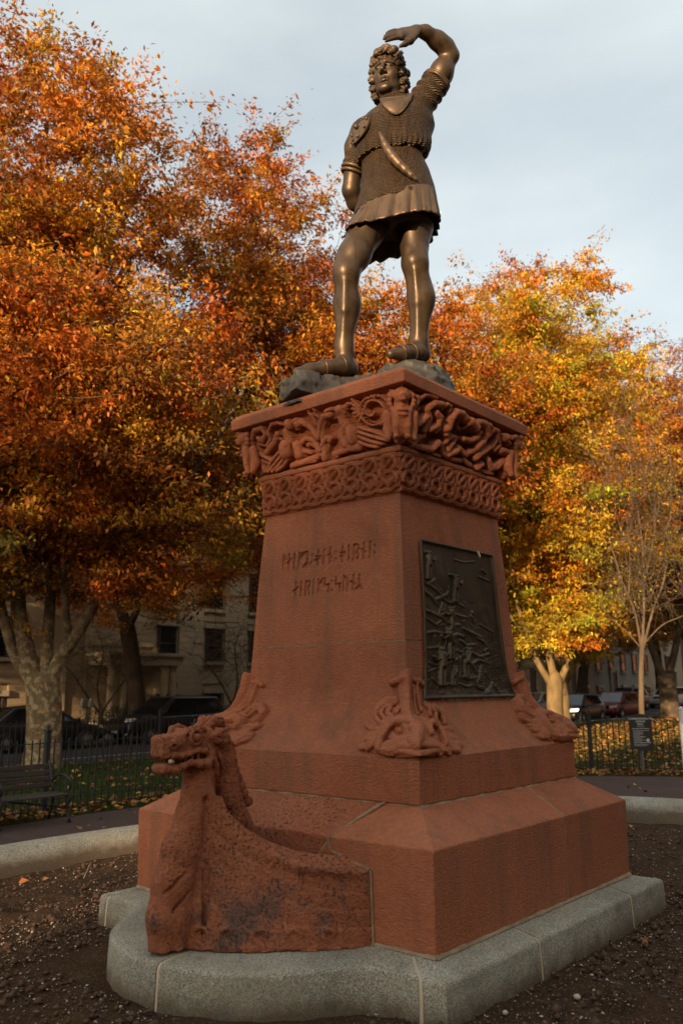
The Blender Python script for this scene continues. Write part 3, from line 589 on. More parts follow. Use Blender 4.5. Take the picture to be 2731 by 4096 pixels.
# thin pale edge of sealant under the plaque
m = MB()
for i in range(26):
    y0 = -.54+i*.0415
    if rng.random() < .7: m.box(shaft_h(1.563)-.004, shaft_h(1.563)+.008, y0, y0+.04, 1.558-.004*rng.random(), 1.568)
tag(m.obj('mortar_seam', M_MORTAR, PED), kind='stuff')
# ------------------------------------------------------------------ the carved prow
def prow():
    F = Field((-.84,-2.06,.32), (.84,-1.12,1.40), .008)
    def hull(x, y, z):
        zc = np.clip((z-.37)/.7, 0, 1.2)
        yf = -1.80+.07*zc                                  # where the planks reach the stem
        q = np.clip((y-yf)/(-1.185-yf), 0, 1.15)
        w = .055+.745*np.where(q > 0, q, 0)**(.62+.75*zc)*(1-.02*zc)
        gun = .712+.055*np.clip(1-(y+1.76)/.55, 0, 1)+.62*np.clip(1-(y+1.76)/.50, 0, 1)**2.4    # sheer line sweeps up to the neck
        bot = .33
        d1 = (np.abs(x)-w)*.75
        # clinker strakes follow the sheer
        rel = (z-.37)/np.maximum(gun-.37, .05)
        ph = (rel*4.2)
        st = ph-np.floor(ph)
        d1 = d1-.010*(st-.4)+.014*np.clip(1-np.abs(st-.95)/.11, 0, 1)
        e_ = w-np.abs(x); top = (z-np.where(e_ < .15, gun-.010+.075*np.clip(e_/.15, 0, 1), gun+.0))*.9
        # hollow behind the gunwale
        d = np.maximum(np.maximum(d1, top), np.maximum(yf-y, bot-z))
        return d
    F.put(hull, (-.84,-1.9,.36), (.84,-1.12,1.5), 0)
    # stem post rising into the neck
    S = [((0,-1.79,.30),.095),((0,-1.835,.50),.098),((0,-1.825,.66),.094),((0,-1.785,.82),.088),((0,-1.715,.98),.080),((0,-1.680,1.10),.076),((0,-1.668,1.22),.078),((0,-1.66,1.32),.080)]
    for (a, ra), (b, rb) in zip(S, S[1:]):
        F.cap(a, b, ra, rb, .05)
        F.cap((a[0],a[1]-.075*max(0,(1.15-a[2])/.7),a[2]),(b[0],b[1]-.075*max(0,(1.15-b[2])/.7),b[2]), ra*.72, rb*.72, .03)
    F.chain([(0,-1.545,1.36),(0,-1.52,1.25),(0,-1.495,1.14),(0,-1.465,1.04),(0,-1.41,.94),(0,-1.32,.84)],[.070,.070,.070,.068,.065,.06],.05)
    # ridge and grooves along the stem
    for s in (-1,1):
        F.chain([(s*.115,-1.745,.40),(s*.105,-1.735,.62),(s*.092,-1.70,.85),(s*.074,-1.66,1.04)],[.014,.014,.012,.010],.0) if False else None
        for i, (za, zb) in enumerate(((.40,.62),(.62,.85),(.85,1.06))):
            ya, yb = -1.735+.05*(za-.4), -1.735+.05*(zb-.4)
            F.cap((s*(.150-.055*(za-.4)/.6),ya,za),(s*(.150-.055*(zb-.4)/.6),yb,zb),.022,.020,0,'s')
        F.chain([(s*.085,-1.60,1.05),(s*.16,-1.60,.90),(s*.30,-1.52,.80),(s*.50,-1.42,.735),(s*.66,-1.30,.715),(s*.79,-1.18,.700)],[.02,.022,.022,.020,.018,.018],.03)
        for (za,ya) in ((.86,-1.77),(.74,-1.80),(.63,-1.80),(.52,-1.79)):                   # wave cuts on the cheeks of the stem
            F.cap((s*.06,ya-.13,za),(s*.11,ya-.0,za+.12),.011,.008,0,'s')
        # carved surf along the waterline
        for jj, cx in enumerate((.15,.27,.40,.53,.65)):
            R0 = .036-.003*jj
            def hy(xx): return -1.795+.61*(max(xx-.055,.0)/.745)**1.45-.004
            for q in range(8):
                a0 = -.4+q*.62; a1 = a0+.62
                x0, x1 = cx+R0*math.cos(a0), cx+R0*math.cos(a1)
                F.cap((s*x0, hy(x0), .425+R0*math.sin(a0)), (s*x1, hy(x1), .425+R0*math.sin(a1)), .010, .010, .012)
    # mane down the back of the neck
    for i in range(8):
        z = 1.330-.046*i; y = -1.462+.010*i+.0016*i*i
        F.ell((0,y,z),(.024,.036,.031),.006)
    F.put(lambda x,y,z: z-.352, (-.84,-2.06,.30),(.84,-1.1,.352), 0, 's')
    return F
F = prow()
F.f += (.0030*wob(*np.meshgrid(*[F.lo[i]+np.arange(F.n[i])*F.h for i in range(3)], indexing='ij', sparse=True), 70.0, 6)).astype(np.float32)
V, Fq = F.mesh()
PROW = ob('ship_prow', me_np('ship_prow', V, Fq, True), M_SHIP, PED); tag(PROW, 'carved dragon ship prow, pitted and stained red stone')
# dragon head: profile lies in the ship's middle plane
def dragon():
    F = Field((-.17,-2.0,1.17), (.17,-1.46,1.53), .0042); k = .016
    def rbox(c, h, r, kk, tilt=0.0):
        def fn(x, y, z):
            Y = y-c[1]; Z = z-c[2]; Y, Z = Y*math.cos(tilt)+Z*math.sin(tilt), -Y*math.sin(tilt)+Z*math.cos(tilt)
            qx = np.abs(x-c[0])-h[0]+r; qy = np.abs(Y)-h[1]+r; qz = np.abs(Z)-h[2]+r
            return np.sqrt(np.maximum(qx,0)**2+np.maximum(qy,0)**2+np.maximum(qz,0)**2)+np.minimum(np.maximum(qx,np.maximum(qy,qz)),0)-r
        F.put(fn, np.array(c)-.2, np.array(c)+.2, kk)
    rbox((0,-1.725,1.360),(.092,.100,.074),.045,k)                                      # skull
    rbox((0,-1.878,1.347),(.076,.086,.060),.026,.016,.04)                                # muzzle
    F.ell((0,-1.632,1.352),(.086,.085,.082),.02)
    for s in (-1,1):
        F.ell((s*.064,-1.905,1.360),(.034,.046,.038),.010)                              # nostril bosses
        F.ell((s*.092,-1.925,1.352),(.014,.016,.011),0,'s')
        cx, cy, cz = s*.094, -1.784, 1.389
        for q in range(14):                                                             # eye ring
            a0, a1 = q*.4488, (q+1)*.4488
            F.cap((cx, cy+.037*math.cos(a0), cz+.037*math.sin(a0)), (cx, cy+.037*math.cos(a1), cz+.037*math.sin(a1)), .0095, .0095, .004)
        F.ell((s*.092,cy,cz),(.026,.025,.025),.0)
        F.chain([(s*.060,-1.850,1.398),(s*.078,-1.812,1.430),(s*.086,-1.765,1.440),(s*.085,-1.715,1.425)],[.012,.016,.017,.013],.008)   # brow
        F.chain([(s*.045,-1.955,1.312),(s*.072,-1.915,1.303),(s*.082,-1.870,1.297),(s*.087,-1.825,1.304),(s*.094,-1.765,1.322),(s*.097,-1.715,1.314),(s*.096,-1.690,1.292)],[.013,.015,.015,.013,.013,.014,.014],.006)  # upper lip
        F.chain([(s*.040,-1.938,1.236),(s*.062,-1.895,1.228),(s*.074,-1.850,1.246),(s*.083,-1.805,1.262),(s*.091,-1.750,1.252),(s*.097,-1.705,1.250),(s*.098,-1.680,1.278)],[.026,.024,.018,.017,.023,.026,.018],.010)   # jaw
        for jt in range(5): F.cap((s*(.066+.005*jt),-1.905+.036*jt,1.296+.002*jt),(s*(.066+.005*jt),-1.905+.036*jt,1.268),.010,.005,.002)     # teeth
        F.chain([(s*.088,-1.665,1.388),(s*.112,-1.630,1.404),(s*.122,-1.568,1.432)],[.026,.027,.007],.010)     # ear
        F.chain([(s*.098,-1.650,1.372),(s*.112,-1.600,1.362),(s*.110,-1.562,1.352)],[.022,.024,.012],.008)
        F.cap((s*.140,-1.632,1.402),(s*.136,-1.585,1.418),.011,.004,0,'s')
        F.chain([(s*.030,-1.655,1.435),(s*.052,-1.618,1.468),(s*.052,-1.585,1.462),(s*.045,-1.560,1.440)],[.022,.027,.026,.020],.006)         # crest lobes
        F.cap((s*.070,-1.600,1.480),(s*.068,-1.570,1.468),.010,.007,0,'s')
        F.chain([(s*.088,-1.690,1.335),(s*.097,-1.668,1.300),(s*.092,-1.640,1.235),(s*.082,-1.62,1.19)],[.014,.016,.017,.012],.008)
        F.chain([(s*.080,-1.630,1.325),(s*.088,-1.600,1.270),(s*.080,-1.575,1.215)],[.014,.015,.011],.008)
        for jt in range(3): F.cap((s*.085,-1.832-.016*jt,1.408-.004*jt),(s*.094,-1.838-.016*jt,1.350),.0045,.004,0,'s')
    F.cap((0,-1.965,1.398),(0,-1.90,1.412),.010,.006,0,'s')
    F.ell((0,-1.928,1.232),(.056,.040,.032),.010); F.ell((0,-1.82,1.248),(.070,.11,.016),.006); F.ell((0,-1.81,1.285),(.066,.115,.022),.0)
    F.ell((0,-1.610,1.465),(.022,.034,.034),.006)
    F.chain([(0,-1.655,1.30),(0,-1.655,1.20)],[.084,.080],.02)
    F.f += (.002*wob(*np.meshgrid(*[F.lo[i]+np.arange(F.n[i])*F.h for i in range(3)], indexing='ij', sparse=True), 120.0, 5)).astype(np.float32)
    return F.mesh()
V, Fq = dragon(); HEAD = ob('dragon_head', me_np('dragon_head', V, Fq, True), M_SHIP, PROW)
HEAD.location = (0,0,0)
m = MB(); m.tube([(.060,-1.905,1.272),(.072,-1.935,1.274)],.0105,10); o = m.obj('spout', plain('pale_brass',(.62,.55,.30),.5), PROW, True)
# ------------------------------------------------------------------ bronze figure, built in a frame turned toward the steps: x to its left hand, y away, z up from the slab
ST = thing('bronze_statue', 'bronze statue of a youth in mail shading his eyes with one raised hand', 'statue', (0, 0, 3.578), R(40.396))
ZB = .0
def hem_m(s): return 1.738+.235*s
def hem_s(s): return 1.515+.27*np.maximum(s, -.05)
def hem_o(s): return 2.222+.14*s
def loft(sec, x, y, z, p=2.3):
    q = np.array(sec); zz = q[:,0]
    cs = np.interp(z, zz, q[:,1]); a = np.interp(z, zz, q[:,2]); ct = np.interp(z, zz, q[:,3]); b = np.interp(z, zz, q[:,4])
    r = (np.abs((x-cs)/a)**p+np.abs((y-ct)/b)**p)**(1/p)
    return (r-1)*np.minimum(a, b)
TORSO = [(1.45,.13,.30,.0,.24),(1.72,.150,.315,.0,.245),(1.95,.165,.290,.0,.215),(2.10,.150,.266,.0,.195),(2.24,.122,.238,.0,.178),(2.33,.125,.255,.0,.188),(2.42,.142,.280,.0,.200),(2.52,.168,.292,.0,.200),(2.60,.190,.262,.01,.180),(2.68,.200,.190,.02,.140),(2.74,.180,.130,.02,.105),(2.80,.155,.09,.02,.09)]
def body():
    F = Field((-.86,-.52,.16), (.80,.46,3.36), .0085); k = .03
    # legs
    F.chain([(.03,.0,1.79),(-.100,-.085,1.54),(-.192,-.185,1.284),(-.255,-.235,1.12)], [.130,.134,.116,.093], .06)
    F.ell((-.262,-.262,1.105), (.072,.06,.075), .03)
    F.chain([(-.255,-.235,1.10),(-.252,-.185,.88),(-.275,-.15,.562),(-.268,-.148,.46)], [.090,.092,.062,.064], .06)
    F.ell((-.238,-.140,.88), (.074,.078,.16), .06)
    F.chain([(.260,.05,1.86),(.288,.02,1.633),(.282,-.045,1.30)], [.140,.138,.098], .06)
    F.ell((.272,-.085,1.285), (.066,.05,.075), .03)
    F.chain([(.284,-.04,1.28),(.326,.010,1.02),(.300,.04,.66),(.304,.05,.60)], [.094,.096,.063,.064], .06)
    F.ell((.348,.035,1.05), (.072,.08,.17), .06)
    # muscle and bone under the bronze: knee caps, calf heads, shin edges, thigh swells
    for (c_, r_) in (((-.262,-.312,1.100),(.040,.026,.048)),((-.205,-.262,1.175),(.045,.045,.075)),((-.300,-.250,1.185),(.038,.045,.07)),((-.215,-.115,.895),(.052,.055,.13)),((-.285,-.120,.915),(.045,.052,.12)),((-.100,-.190,1.50),(.075,.055,.19)),
                     ((.268,-.128,1.280),(.040,.026,.048)),((.232,-.075,1.355),(.045,.05,.08)),((.330,-.070,1.36),(.040,.05,.075)),((.375,.055,1.07),(.050,.055,.14)),((.300,.060,1.08),(.045,.055,.12)),((.275,-.075,1.58),(.080,.06,.20))): F.ell(c_, r_, .022)
    F.chain([(-.264,-.300,1.02),(-.270,-.262,.80),(-.282,-.205,.60)], [.020,.018,.014], .03); F.chain([(.274,-.118,1.20),(.290,-.062,.95),(.290,-.020,.70)], [.020,.018,.014], .03)
    for x_, y_, z_ in ((-.215,-.150,.50),(-.335,-.150,.50),(.245,.045,.635),(.362,.05,.635)): F.ell((x_, y_, z_), (.020,.024,.024), .02)
    F.ell((.505,-.060,2.965),(.050,.050,.085),.025); F.ell((.600,.0,3.02),(.045,.05,.09),.025); F.ell((.648,-.040,3.160),(.028,.030,.028),.015); F.ell((.540,-.150,3.205),(.055,.035,.04),.02)
    # shod feet
    F.chain([(-.228,-.095,.405),(-.29,-.17,.395),(-.41,-.265,.345),(-.525,-.335,.300),(-.612,-.385,.268)], [.062,.066,.056,.048,.034], .03)
    F.chain([(.335,.08,.585),(.272,.0,.575),(.172,-.095,.525),(.072,-.175,.487)], [.062,.066,.054,.036], .03)
    # trunk inside the mail
    F.put(lambda x,y,z: np.maximum(loft(TORSO,x,y,z)+.02, np.maximum(1.62-z, z-2.76)), (-.4,-.3,1.6), (.6,.3,2.8), .03)
    # raised arm
    F.chain([(.34,.03,2.70),(.458,.0,2.862),(.541,-.03,3.002),(.618,-.06,3.135)], [.105,.092,.084,.068], .04)
    F.ell((.548,-.060,3.00), (.078,.070,.10), .04); F.ell((.625,-.045,3.140), (.055,.055,.055), .03)
    F.chain([(.618,-.06,3.140),(.575,-.09,3.190),(.505,-.13,3.222),(.403,-.20,3.240),(.327,-.24,3.220)], [.066,.074,.072,.052,.043], .03)
    # hand shading the eyes: palm, four fingers, thumb
    kd = np.array((0.0,-.040,-.090)); kd /= np.linalg.norm(kd)
    for i, o_ in enumerate((-1.5,-.5,.5,1.5)):
        b0 = np.array((.322,-.242,3.212))+kd*o_*.020; b1 = np.array((.200,-.292,3.140))+kd*o_*.034
        F.cap(b0, b1, .028, .027, .022)
        ln = (.86,1.0,1.06,.95)[i]
        t1 = b1+np.array((-.062,-.020,-.018))*ln+kd*o_*(.002+.004*abs(o_)); t2 = t1+np.array((-.045,-.014,-.026))*ln; t3 = t2+np.array((-.030,-.008,-.022))*ln
        F.chain([b1,t1,t2,t3], [.0185,.0172,.0158,.0120], .003)
    F.chain([(.315,-.262,3.165),(.270,-.300,3.075),(.228,-.318,3.030),(.186,-.330,2.998)], [.034,.030,.022,.015], .015)
    # arm folded behind
    F.chain([(-.114,.05,2.52),(-.165,.085,2.40),(-.182,.12,2.228),(-.204,.16,2.060)], [.095,.088,.080,.072], .03)
    F.chain([(-.204,.16,2.055),(-.165,.225,1.995),(-.09,.285,1.985),(-.01,.315,1.99)], [.072,.075,.062,.046], .03)
    F.ell((.05,.325,1.985), (.07,.035,.045), .02)
    for i in range(4): F.chain([(.08,.335,2.02-.024*i),(.135,.325,2.012-.024*i),(.15,.30,2.0-.024*i)], [.016,.015,.013], .006)
    F.cap((.04,.33,2.03),(.09,.34,2.06),.018,.014,.01)
    # neck
    F.chain([(.150,.02,2.66),(.128,.015,2.80),(.118,.01,2.90)], [.100,.082,.085], .03)
    V, Fq = F.mesh(); V = smooth_mesh(V, Fq, 2, .5); return V, Fq
# head frame
HC = np.array((.113,.015,2.985)); _fw = np.array((-.36,-.93,.06)); _fw /= np.linalg.norm(_fw); _rt = np.cross(_fw, (0,0,1)); _rt = -_rt/np.linalg.norm(_rt)*-1; _up = np.cross(_rt, _fw)
HM = np.stack([_rt, _fw, _up])
def hl(a, b, c): return HC + HM.T @ np.array((a, b, c), float)
def head():
    F = Field((-.10,-.26,2.66), (.34,.24,3.26), .0045)
    E = lambda c, r, k=.02, op='u': F.ell(hl(*c), r, k, op, HM)
    C = lambda a, b, ra, rb, k=.015, op='u': F.cap(hl(*a), hl(*b), ra, rb, k, op)
    E((0,-.02,.055), (.116,.140,.136)); E((0,.045,-.055), (.100,.088,.128), .04)
    E((0,.102,-.170), (.038,.030,.028), .03)
    for s in (-1,1):
        C((s*.086,.0,-.10), (s*.022,.100,-.175), .030,.026,.03)
        E((s*.060,.082,-.035), (.036,.036,.036), .04)
        C((s*.016,.138,.052), (s*.078,.108,.046), .015,.013,.014)
        E((s*.044,.148,.014), (.030,.024,.018), 0, 's')
        E((s*.043,.113,.014), (.024,.022,.017), .003)
        C((s*.020,.137,.026), (s*.066,.122,.024), .006,.005,.003)          # upper lid
        E((s*.020,.150,-.058), (.014,.016,.012), .008)
        E((s*.115,-.02,-.02), (.015,.035,.05), .01)
    C((0,.135,.045), (0,.172,-.042), .013,.018,.012); E((0,.168,-.052), (.017,.016,.013), .008)
    C((-.034,.118,-.105), (0,.137,-.098), .009,.011,.006); C((.034,.118,-.105), (0,.137,-.098), .009,.011,.006)
    C((-.028,.118,-.122), (.028,.118,-.122), .010,.010,.006); E((0,.133,-.124), (.024,.010,.011), .006)
    C((-.030,.140,-.1115), (.030,.140,-.1115), .0035,.0035,0,'s')
    F.chain([(.135,.02,2.70),(.124,.015,2.80),(.118,.01,2.90)], [.086,.080,.085], .03)
    V, Fq = F.mesh(); V = smooth_mesh(V, Fq, 1, .4); return V, Fq
def hair():
    F = Field((-.14,-.25,2.66), (.38,.28,3.30), .0048)
    rr = np.random.default_rng(5)
    E = lambda c, r, k=.012: F.ell(hl(*c), r, k, 'u', HM)
    E((0,-.05,.085), (.122,.135,.135), .02); E((0,-.10,-.05), (.10,.075,.15), .03)
    def lock(p0, p1, r0, r1, amp, ph, n=9, k=.004):
        p0, p1 = np.array(p0), np.array(p1); pts = []
        ax = np.cross(p1-p0, (0,0,1.0)); ax = ax/max(np.linalg.norm(ax),1e-6)
        for q in range(n+1):
            t = q/n; p = p0*(1-t)+p1*t; nrm = np.array((p[0],p[1]+.03,(p[2]-.02)*.3)); nrm = nrm/np.linalg.norm(nrm)
            pts.append(hl(*(p+nrm*(.026*math.sin(math.pi*t))+amp*math.sin(ph+t*9.5)*np.array((0,1,.25))+ax*amp*.6*math.cos(ph+t*9.5))))
        F.chain(pts, list(np.linspace(r0,r1,n+1)), k)
    # tousled front: three big rolled locks, smaller ones behind
    for (a,b,c,r) in ((-.070,.092,.168,.036),(-.010,.108,.186,.040),(.055,.098,.180,.038),(.098,.062,.158,.034),(-.100,.055,.150,.032)):
        r *= 1.12; c += .012; E((a,b,c),(r*1.05,r*.9,r*.85),.006); E((a+.018,b+.008,c-.016),(r*.6,r*.6,r*.5),.003); E((a-.02,b-.01,c+.018),(r*.6,r*.6,r*.55),.003)
    for q in range(9):
        a = -1.4+q*.35; lock((.05*math.sin(a),.02,.205),(.115*math.sin(a),-.02+.09*math.cos(a),.120),.024,.022,.010,q*1.3)
    for s in (-1,1):
        for (a,b,c,r) in ((.112,.070,.115,.036),(.126,.040,.070,.044),(.138,.020,.015,.044),(.128,.046,-.025,.030),(.138,-.005,-.050,.044),(.126,.022,-.090,.030),(.128,-.020,-.115,.042),(.116,-.005,-.160,.030),(.135,-.05,.05,.046),(.130,-.07,-.04,.046),(.115,-.08,-.12,.046)):
            a *= .96; r *= .88; E((s*a,b,c),(r,r*1.05,r*.88),.008); E((s*(a+.016),b+.012,c-.014),(r*.55,r*.6,r*.5),.003); E((s*(a+.010),b-.02,c+.02),(r*.55,r*.6,r*.5),.003)
    for q in range(9):
        a = -1.25+q*.31; lock((.085*math.sin(a),-.075-.06*math.cos(a),.14),(.095*math.sin(a),-.085-.065*math.cos(a),-.195),.026,.020,.011,q*2.1,12)
    x, y, z = np.meshgrid(*[F.lo[i]+np.arange(F.n[i])*F.h for i in range(3)], indexing='ij', sparse=True)
    F.f += (.0025*wob(x,y,z,120.0,6)+.0035*np.sin(165*z+5*np.sin(52*x)+5*np.sin(47*y)+60*x)).astype(np.float32)
    # keep the face clear
    F.ell(hl(0,.135,-.080), (.104,.118,.198), 0, 's', HM)
    V, Fq = F.mesh(); return V, Fq
V, Fq = body(); V2, F2 = head()
ob('figure', me_np('figure', np.concatenate([V, V2]), np.concatenate([Fq, F2+len(V)]), True), M_BRONZE, ST)
V, Fq = hair(); ob('hair', me_np('hair', V, Fq, True), M_HAIR, ST)
def mail():
    F = Field((-.34,-.36,1.62), (.70,.36,3.06), .0085)
    def lower(x,y,z):
        hm = hem_m(x)+.006*np.sin(x*40)+.004*np.sin(y*50)
        d = loft(TORSO,x,y,z)-.004-.02*np.clip((1.95-z)/.25,0,1)
        return np.maximum(d, np.maximum(hm-z, z-2.40))
    def upper(x,y,z):
        ho = hem_o(x)-.022*np.clip(-y/.2,0,1)+.008*np.sin(x*52+y*20)
        an = np.arctan2(y, x-.15)
        bl = .030*np.exp(-((z-ho-.05)/.075)**2)+.012                      # bloused over the belt
        fold = .007*np.sin(an*34)*np.clip((ho+.16-z)/.16,0,1)
        d = loft(TORSO,x,y,z)-bl-fold
        return np.maximum(d, np.maximum(ho-z, z-2.78))
    F.put(lower, (-.34,-.36,1.62), (.70,.36,2.42), 0); F.put(upper, (-.34,-.36,2.14), (.70,.36,2.80), .006)
    # sleeves
    a, b = np.array((.31,.03,2.66)), np.array((.492,-.012,2.915))
    ab = b-a; L2 = ab@ab
    def slv(x,y,z):
        t = ((x-a[0])*ab[0]+(y-a[1])*ab[1]+(z-a[2])*ab[2])/L2; tc = np.clip(t,0,1)
        d = np.sqrt((x-a[0]-tc*ab[0])**2+(y-a[1]-tc*ab[1])**2+(z-a[2]-tc*ab[2])**2)-(.125-.008*tc)-.008*np.sin(tc*28)*np.clip(tc*1.5,0,1)
        return np.maximum(d, (t-1)*np.sqrt(L2))
    F.put(slv, (.15,-.2,2.5), (.66,.2,3.05), .05)
    c, e = np.array((-.085,.04,2.52)), np.array((-.180,.118,2.225)); ce = e-c; M2 = ce@ce
    def slr(x,y,z):
        t = ((x-c[0])*ce[0]+(y-c[1])*ce[1]+(z-c[2])*ce[2])/M2; tc = np.clip(t,0,1)
        d = np.sqrt((x-c[0]-tc*ce[0])**2+(y-c[1]-tc*ce[1])**2+(z-c[2]-tc*ce[2])**2)-(.108-.008*tc)-.006*np.sin(tc*30)
        return np.maximum(d, (t-1)*np.sqrt(M2))
    F.put(slr, (-.33,-.1,2.1), (.1,.3,2.65), .03)
    V, Fq = F.mesh(); return smooth_mesh(V, Fq, 1, .4), Fq
V, Fq = mail(); ob('mail_tunic', me_np('mail_tunic', V, Fq, True), M_MAIL, ST)
# pleated skirt below the mail
def skirt():
    n, mrows = 320, 16; th = np.linspace(0, 2*math.pi, n, endpoint=False); t = np.linspace(0, 1, mrows)
    T, Q = np.meshgrid(th, t, indexing='ij')
    ph = 24*T+1.6*np.sin(3*T+.5)+.9*np.sin(5*T)
    def sheet(off):
        fl = Q**1.2
        pl = (np.abs(np.sin(ph*.5))*1.5-.95+.25*np.sin(1.3*ph+1))*.020*(fl**.6)*(.9+.25*np.sin(3*T+1.0))
        lb = .060*fl*np.exp(-((T-3.85)/.50)**2); a = .314+.054*fl+pl-off+lb; b = .242+.063*fl+pl-off+lb
        x = .152-.03*fl+a*np.sign(np.cos(T))*np.abs(np.cos(T))**.8; y = b*np.sign(np.sin(T))*np.abs(np.sin(T))**.8
        top = hem_m(x)+.05; bot = hem_s(x)+.008*np.sin(ph+1.2)-.03*np.clip(y/.25,0,1)
        return np.stack([x, y, top*(1-Q)+bot*Q], -1).reshape(-1, 3)
    A, B = sheet(0), sheet(.014); N = len(A); Fq = []
    i = np.arange(n)[:, None]*mrows+np.arange(mrows-1)[None]; j = ((np.arange(n)+1) % n)[:, None]*mrows+np.arange(mrows-1)[None]
    q = np.stack([i, j, j+1, i+1], -1).reshape(-1, 4)
    e0 = np.arange(n)*mrows+mrows-1; e1 = ((np.arange(n)+1) % n)*mrows+mrows-1
    rim = np.stack([e0, e1, e1+N, e0+N], -1)
    return np.concatenate([A, B]), np.concatenate([q, q[:, ::-1]+N, rim])
V, Fq = skirt(); ob('skirt', me_np('skirt', V, Fq, True), M_BRONZE_CLOTH, ST)
# undersleeve cuffs
m = MB()
for c, d, r in (((.497,-.014,2.922),(.58,-.05,.81),.112),):
    dv = Vector(d).normalized(); x = dv.cross(Vector((0,1,0))).normalized(); y = dv.cross(x)
    for rr_, off in ((r,0),(r*.97,.022)):
        m.tube([Vector(c)+dv*off+(x*math.cos(a)+y*math.sin(a))*(rr_+.004*math.sin(a*5)) for a in np.linspace(0,6.283,37)], .013, 6, False)
m.obj('sleeve_cuff', M_BRONZE_CLOTH, ST, True)
m = MB(); dv = Vector((-.095,.078,-.295)).normalized(); x = dv.cross(Vector((0,1,0))).normalized(); y = dv.cross(x)
for off, rr_ in ((.0,.094),(.035,.088)):
    m.tube([Vector((-.180,.118,2.225))+dv*off+(x*math.cos(a)+y*math.sin(a))*rr_ for a in np.linspace(0,6.283,33)], .016, 6, False)
m.obj('sleeve_cuff', M_BRONZE_CLOTH, ST, True)
# gorget: a curved breast plate under the throat
def shell(fn, nu, nv, thick):
    u, v = np.meshgrid(np.linspace(0,1,nu), np.linspace(0,1,nv), indexing='ij'); P = fn(u, v)
    du = np.gradient(P, axis=0); dv = np.gradient(P, axis=1); N = np.cross(du, dv); N /= np.maximum(np.linalg.norm(N, axis=-1, keepdims=True), 1e-9)
    A = P.reshape(-1,3); B = (P-N*thick).reshape(-1,3); n = len(A); q = grid_faces(nu, nv)
    e = np.concatenate([np.arange(nv), np.arange(1,nu)*nv+nv-1, (nu-1)*nv+np.arange(nv-2,-1,-1), np.arange(nu-2,0,-1)*nv]); e2 = np.roll(e,-1)
    return np.concatenate([A,B]), np.concatenate([q, q[:, ::-1]+n, np.stack([e2,e,e+n,e2+n],-1)])
def torso_front(x, z, off):
    q = np.array(TORSO); cs = np.interp(z, q[:,0], q[:,1]); a = np.interp(z, q[:,0], q[:,2])+.012; b = np.interp(z, q[:,0], q[:,4])+.012
    return -b*np.clip(1-np.abs((x-cs)/a)**2.3, .02, 1)**(1/2.3)-off
def gorget(u, v):
    U = u*2-1
    x = .158+.135*U*(1-.12*v)
    z0 = 2.690+.035*U*U+.02*U; z1 = 2.468+.150*U*U+.03*U
    z = z0*(1-v)+z1*v
    y = torso_front(x, np.minimum(z, 2.62), .018+.012*np.sin(np.pi*v))+np.clip(z-2.60,0,1)*.55
    return np.stack([x, y, z], -1)
V, Fq = shell(gorget, 30, 12, -.014); G = ob('gorget', me_np('gorget', V, Fq, True), M_BRONZE_CLOTH, ST)
# round boss on the right shoulder
def disc(u, v):
    a = u*2*math.pi; r = v*.118; c = Vector((-.128,-.095,2.43)); n = Vector((-.80,-.52,.30)).normalized(); x = n.cross(Vector((0,0,1))).normalized(); y = x.cross(n)
    dome = .030*(1-v*v)
    return np.stack([c[i]+x[i]*r*np.cos(a)+y[i]*r*np.sin(a)+n[i]*dome for i in range(3)], -1)
V, Fq = shell(disc, 36, 8, .012); Dk = ob('shoulder_disc', me_np('shoulder_disc', V, Fq, True), M_BRONZE_CLOTH, ST)
m = MB(); c = Vector((-.128,-.095,2.43)); n_ = Vector((-.80,-.52,.30)).normalized(); x = n_.cross(Vector((0,0,1))).normalized(); y = x.cross(n_)
m.tube([c+n_*.028, c+n_*.062], [.020,.008], 8); 
for a in np.linspace(0,6.283,8)[:-1]: q = c+(x*math.cos(a)+y*math.sin(a))*.098; m.tube([q, q+n_*.030], [.013,.008], 7)
tag(m.obj('disc_studs', M_BRONZE_CLOTH, ST, True), kind='stuff')
# curved horn-hilted dagger across the belly
pts = [(.020,-.232,2.300),(.030,-.238,2.262),(.056,-.240,2.190),(.085,-.246,2.130),(.118,-.252,2.070),(.160,-.256,2.012),(.205,-.256,1.962),(.250,-.252,1.918),(.288,-.246,1.888)]
F = Field((-.05,-.33,1.84), (.36,-.16,2.36), .0055)
F.chain(pts, [.015,.018,.030,.036,.038,.034,.028,.021,.013], .01)
F.cap((.035,-.245,2.245),(.060,-.24,2.232),.016,.014,.006); F.cap((.064,-.255,2.170),(.105,-.225,2.165),.012,.012,.004); F.cap((.235,-.262,1.925),(.270,-.235,1.925),.012,.010,.004)
V, Fq = F.mesh(); ob('dagger', me_np('dagger', V, Fq, True), M_BRONZE_CLOTH, ST)
# belt glimpsed under the bloused mail
# sandal straps
def loop(c, d, r, t, wob_=0.0):
    dv = Vector(d).normalized(); x = dv.cross(Vector((0,1,0.01))).normalized(); y = dv.cross(x)
    return [Vector(c)+(x*math.cos(a)+y*math.sin(a))*r+dv*wob_*math.sin(a) for a in np.linspace(0,6.283,25)]
for c, d, r in (((-.276,-.15,.545),(-.05,.05,1),.068),((-.30,-.178,.40),(-.75,-.55,-.3),.070),((-.43,-.278,.340),(-.75,-.55,-.3),.059),((.299,.045,.645),(.05,.05,1),.068),((.235,-.035,.56),(-.65,-.6,-.4),.066),((.15,-.115,.52),(-.65,-.6,-.4),.056)):
    m = MB(); m.tube(loop(c, d, r, .008), .0085, 6, False); m.obj('sandal_strap', M_BRONZE, ST, True)
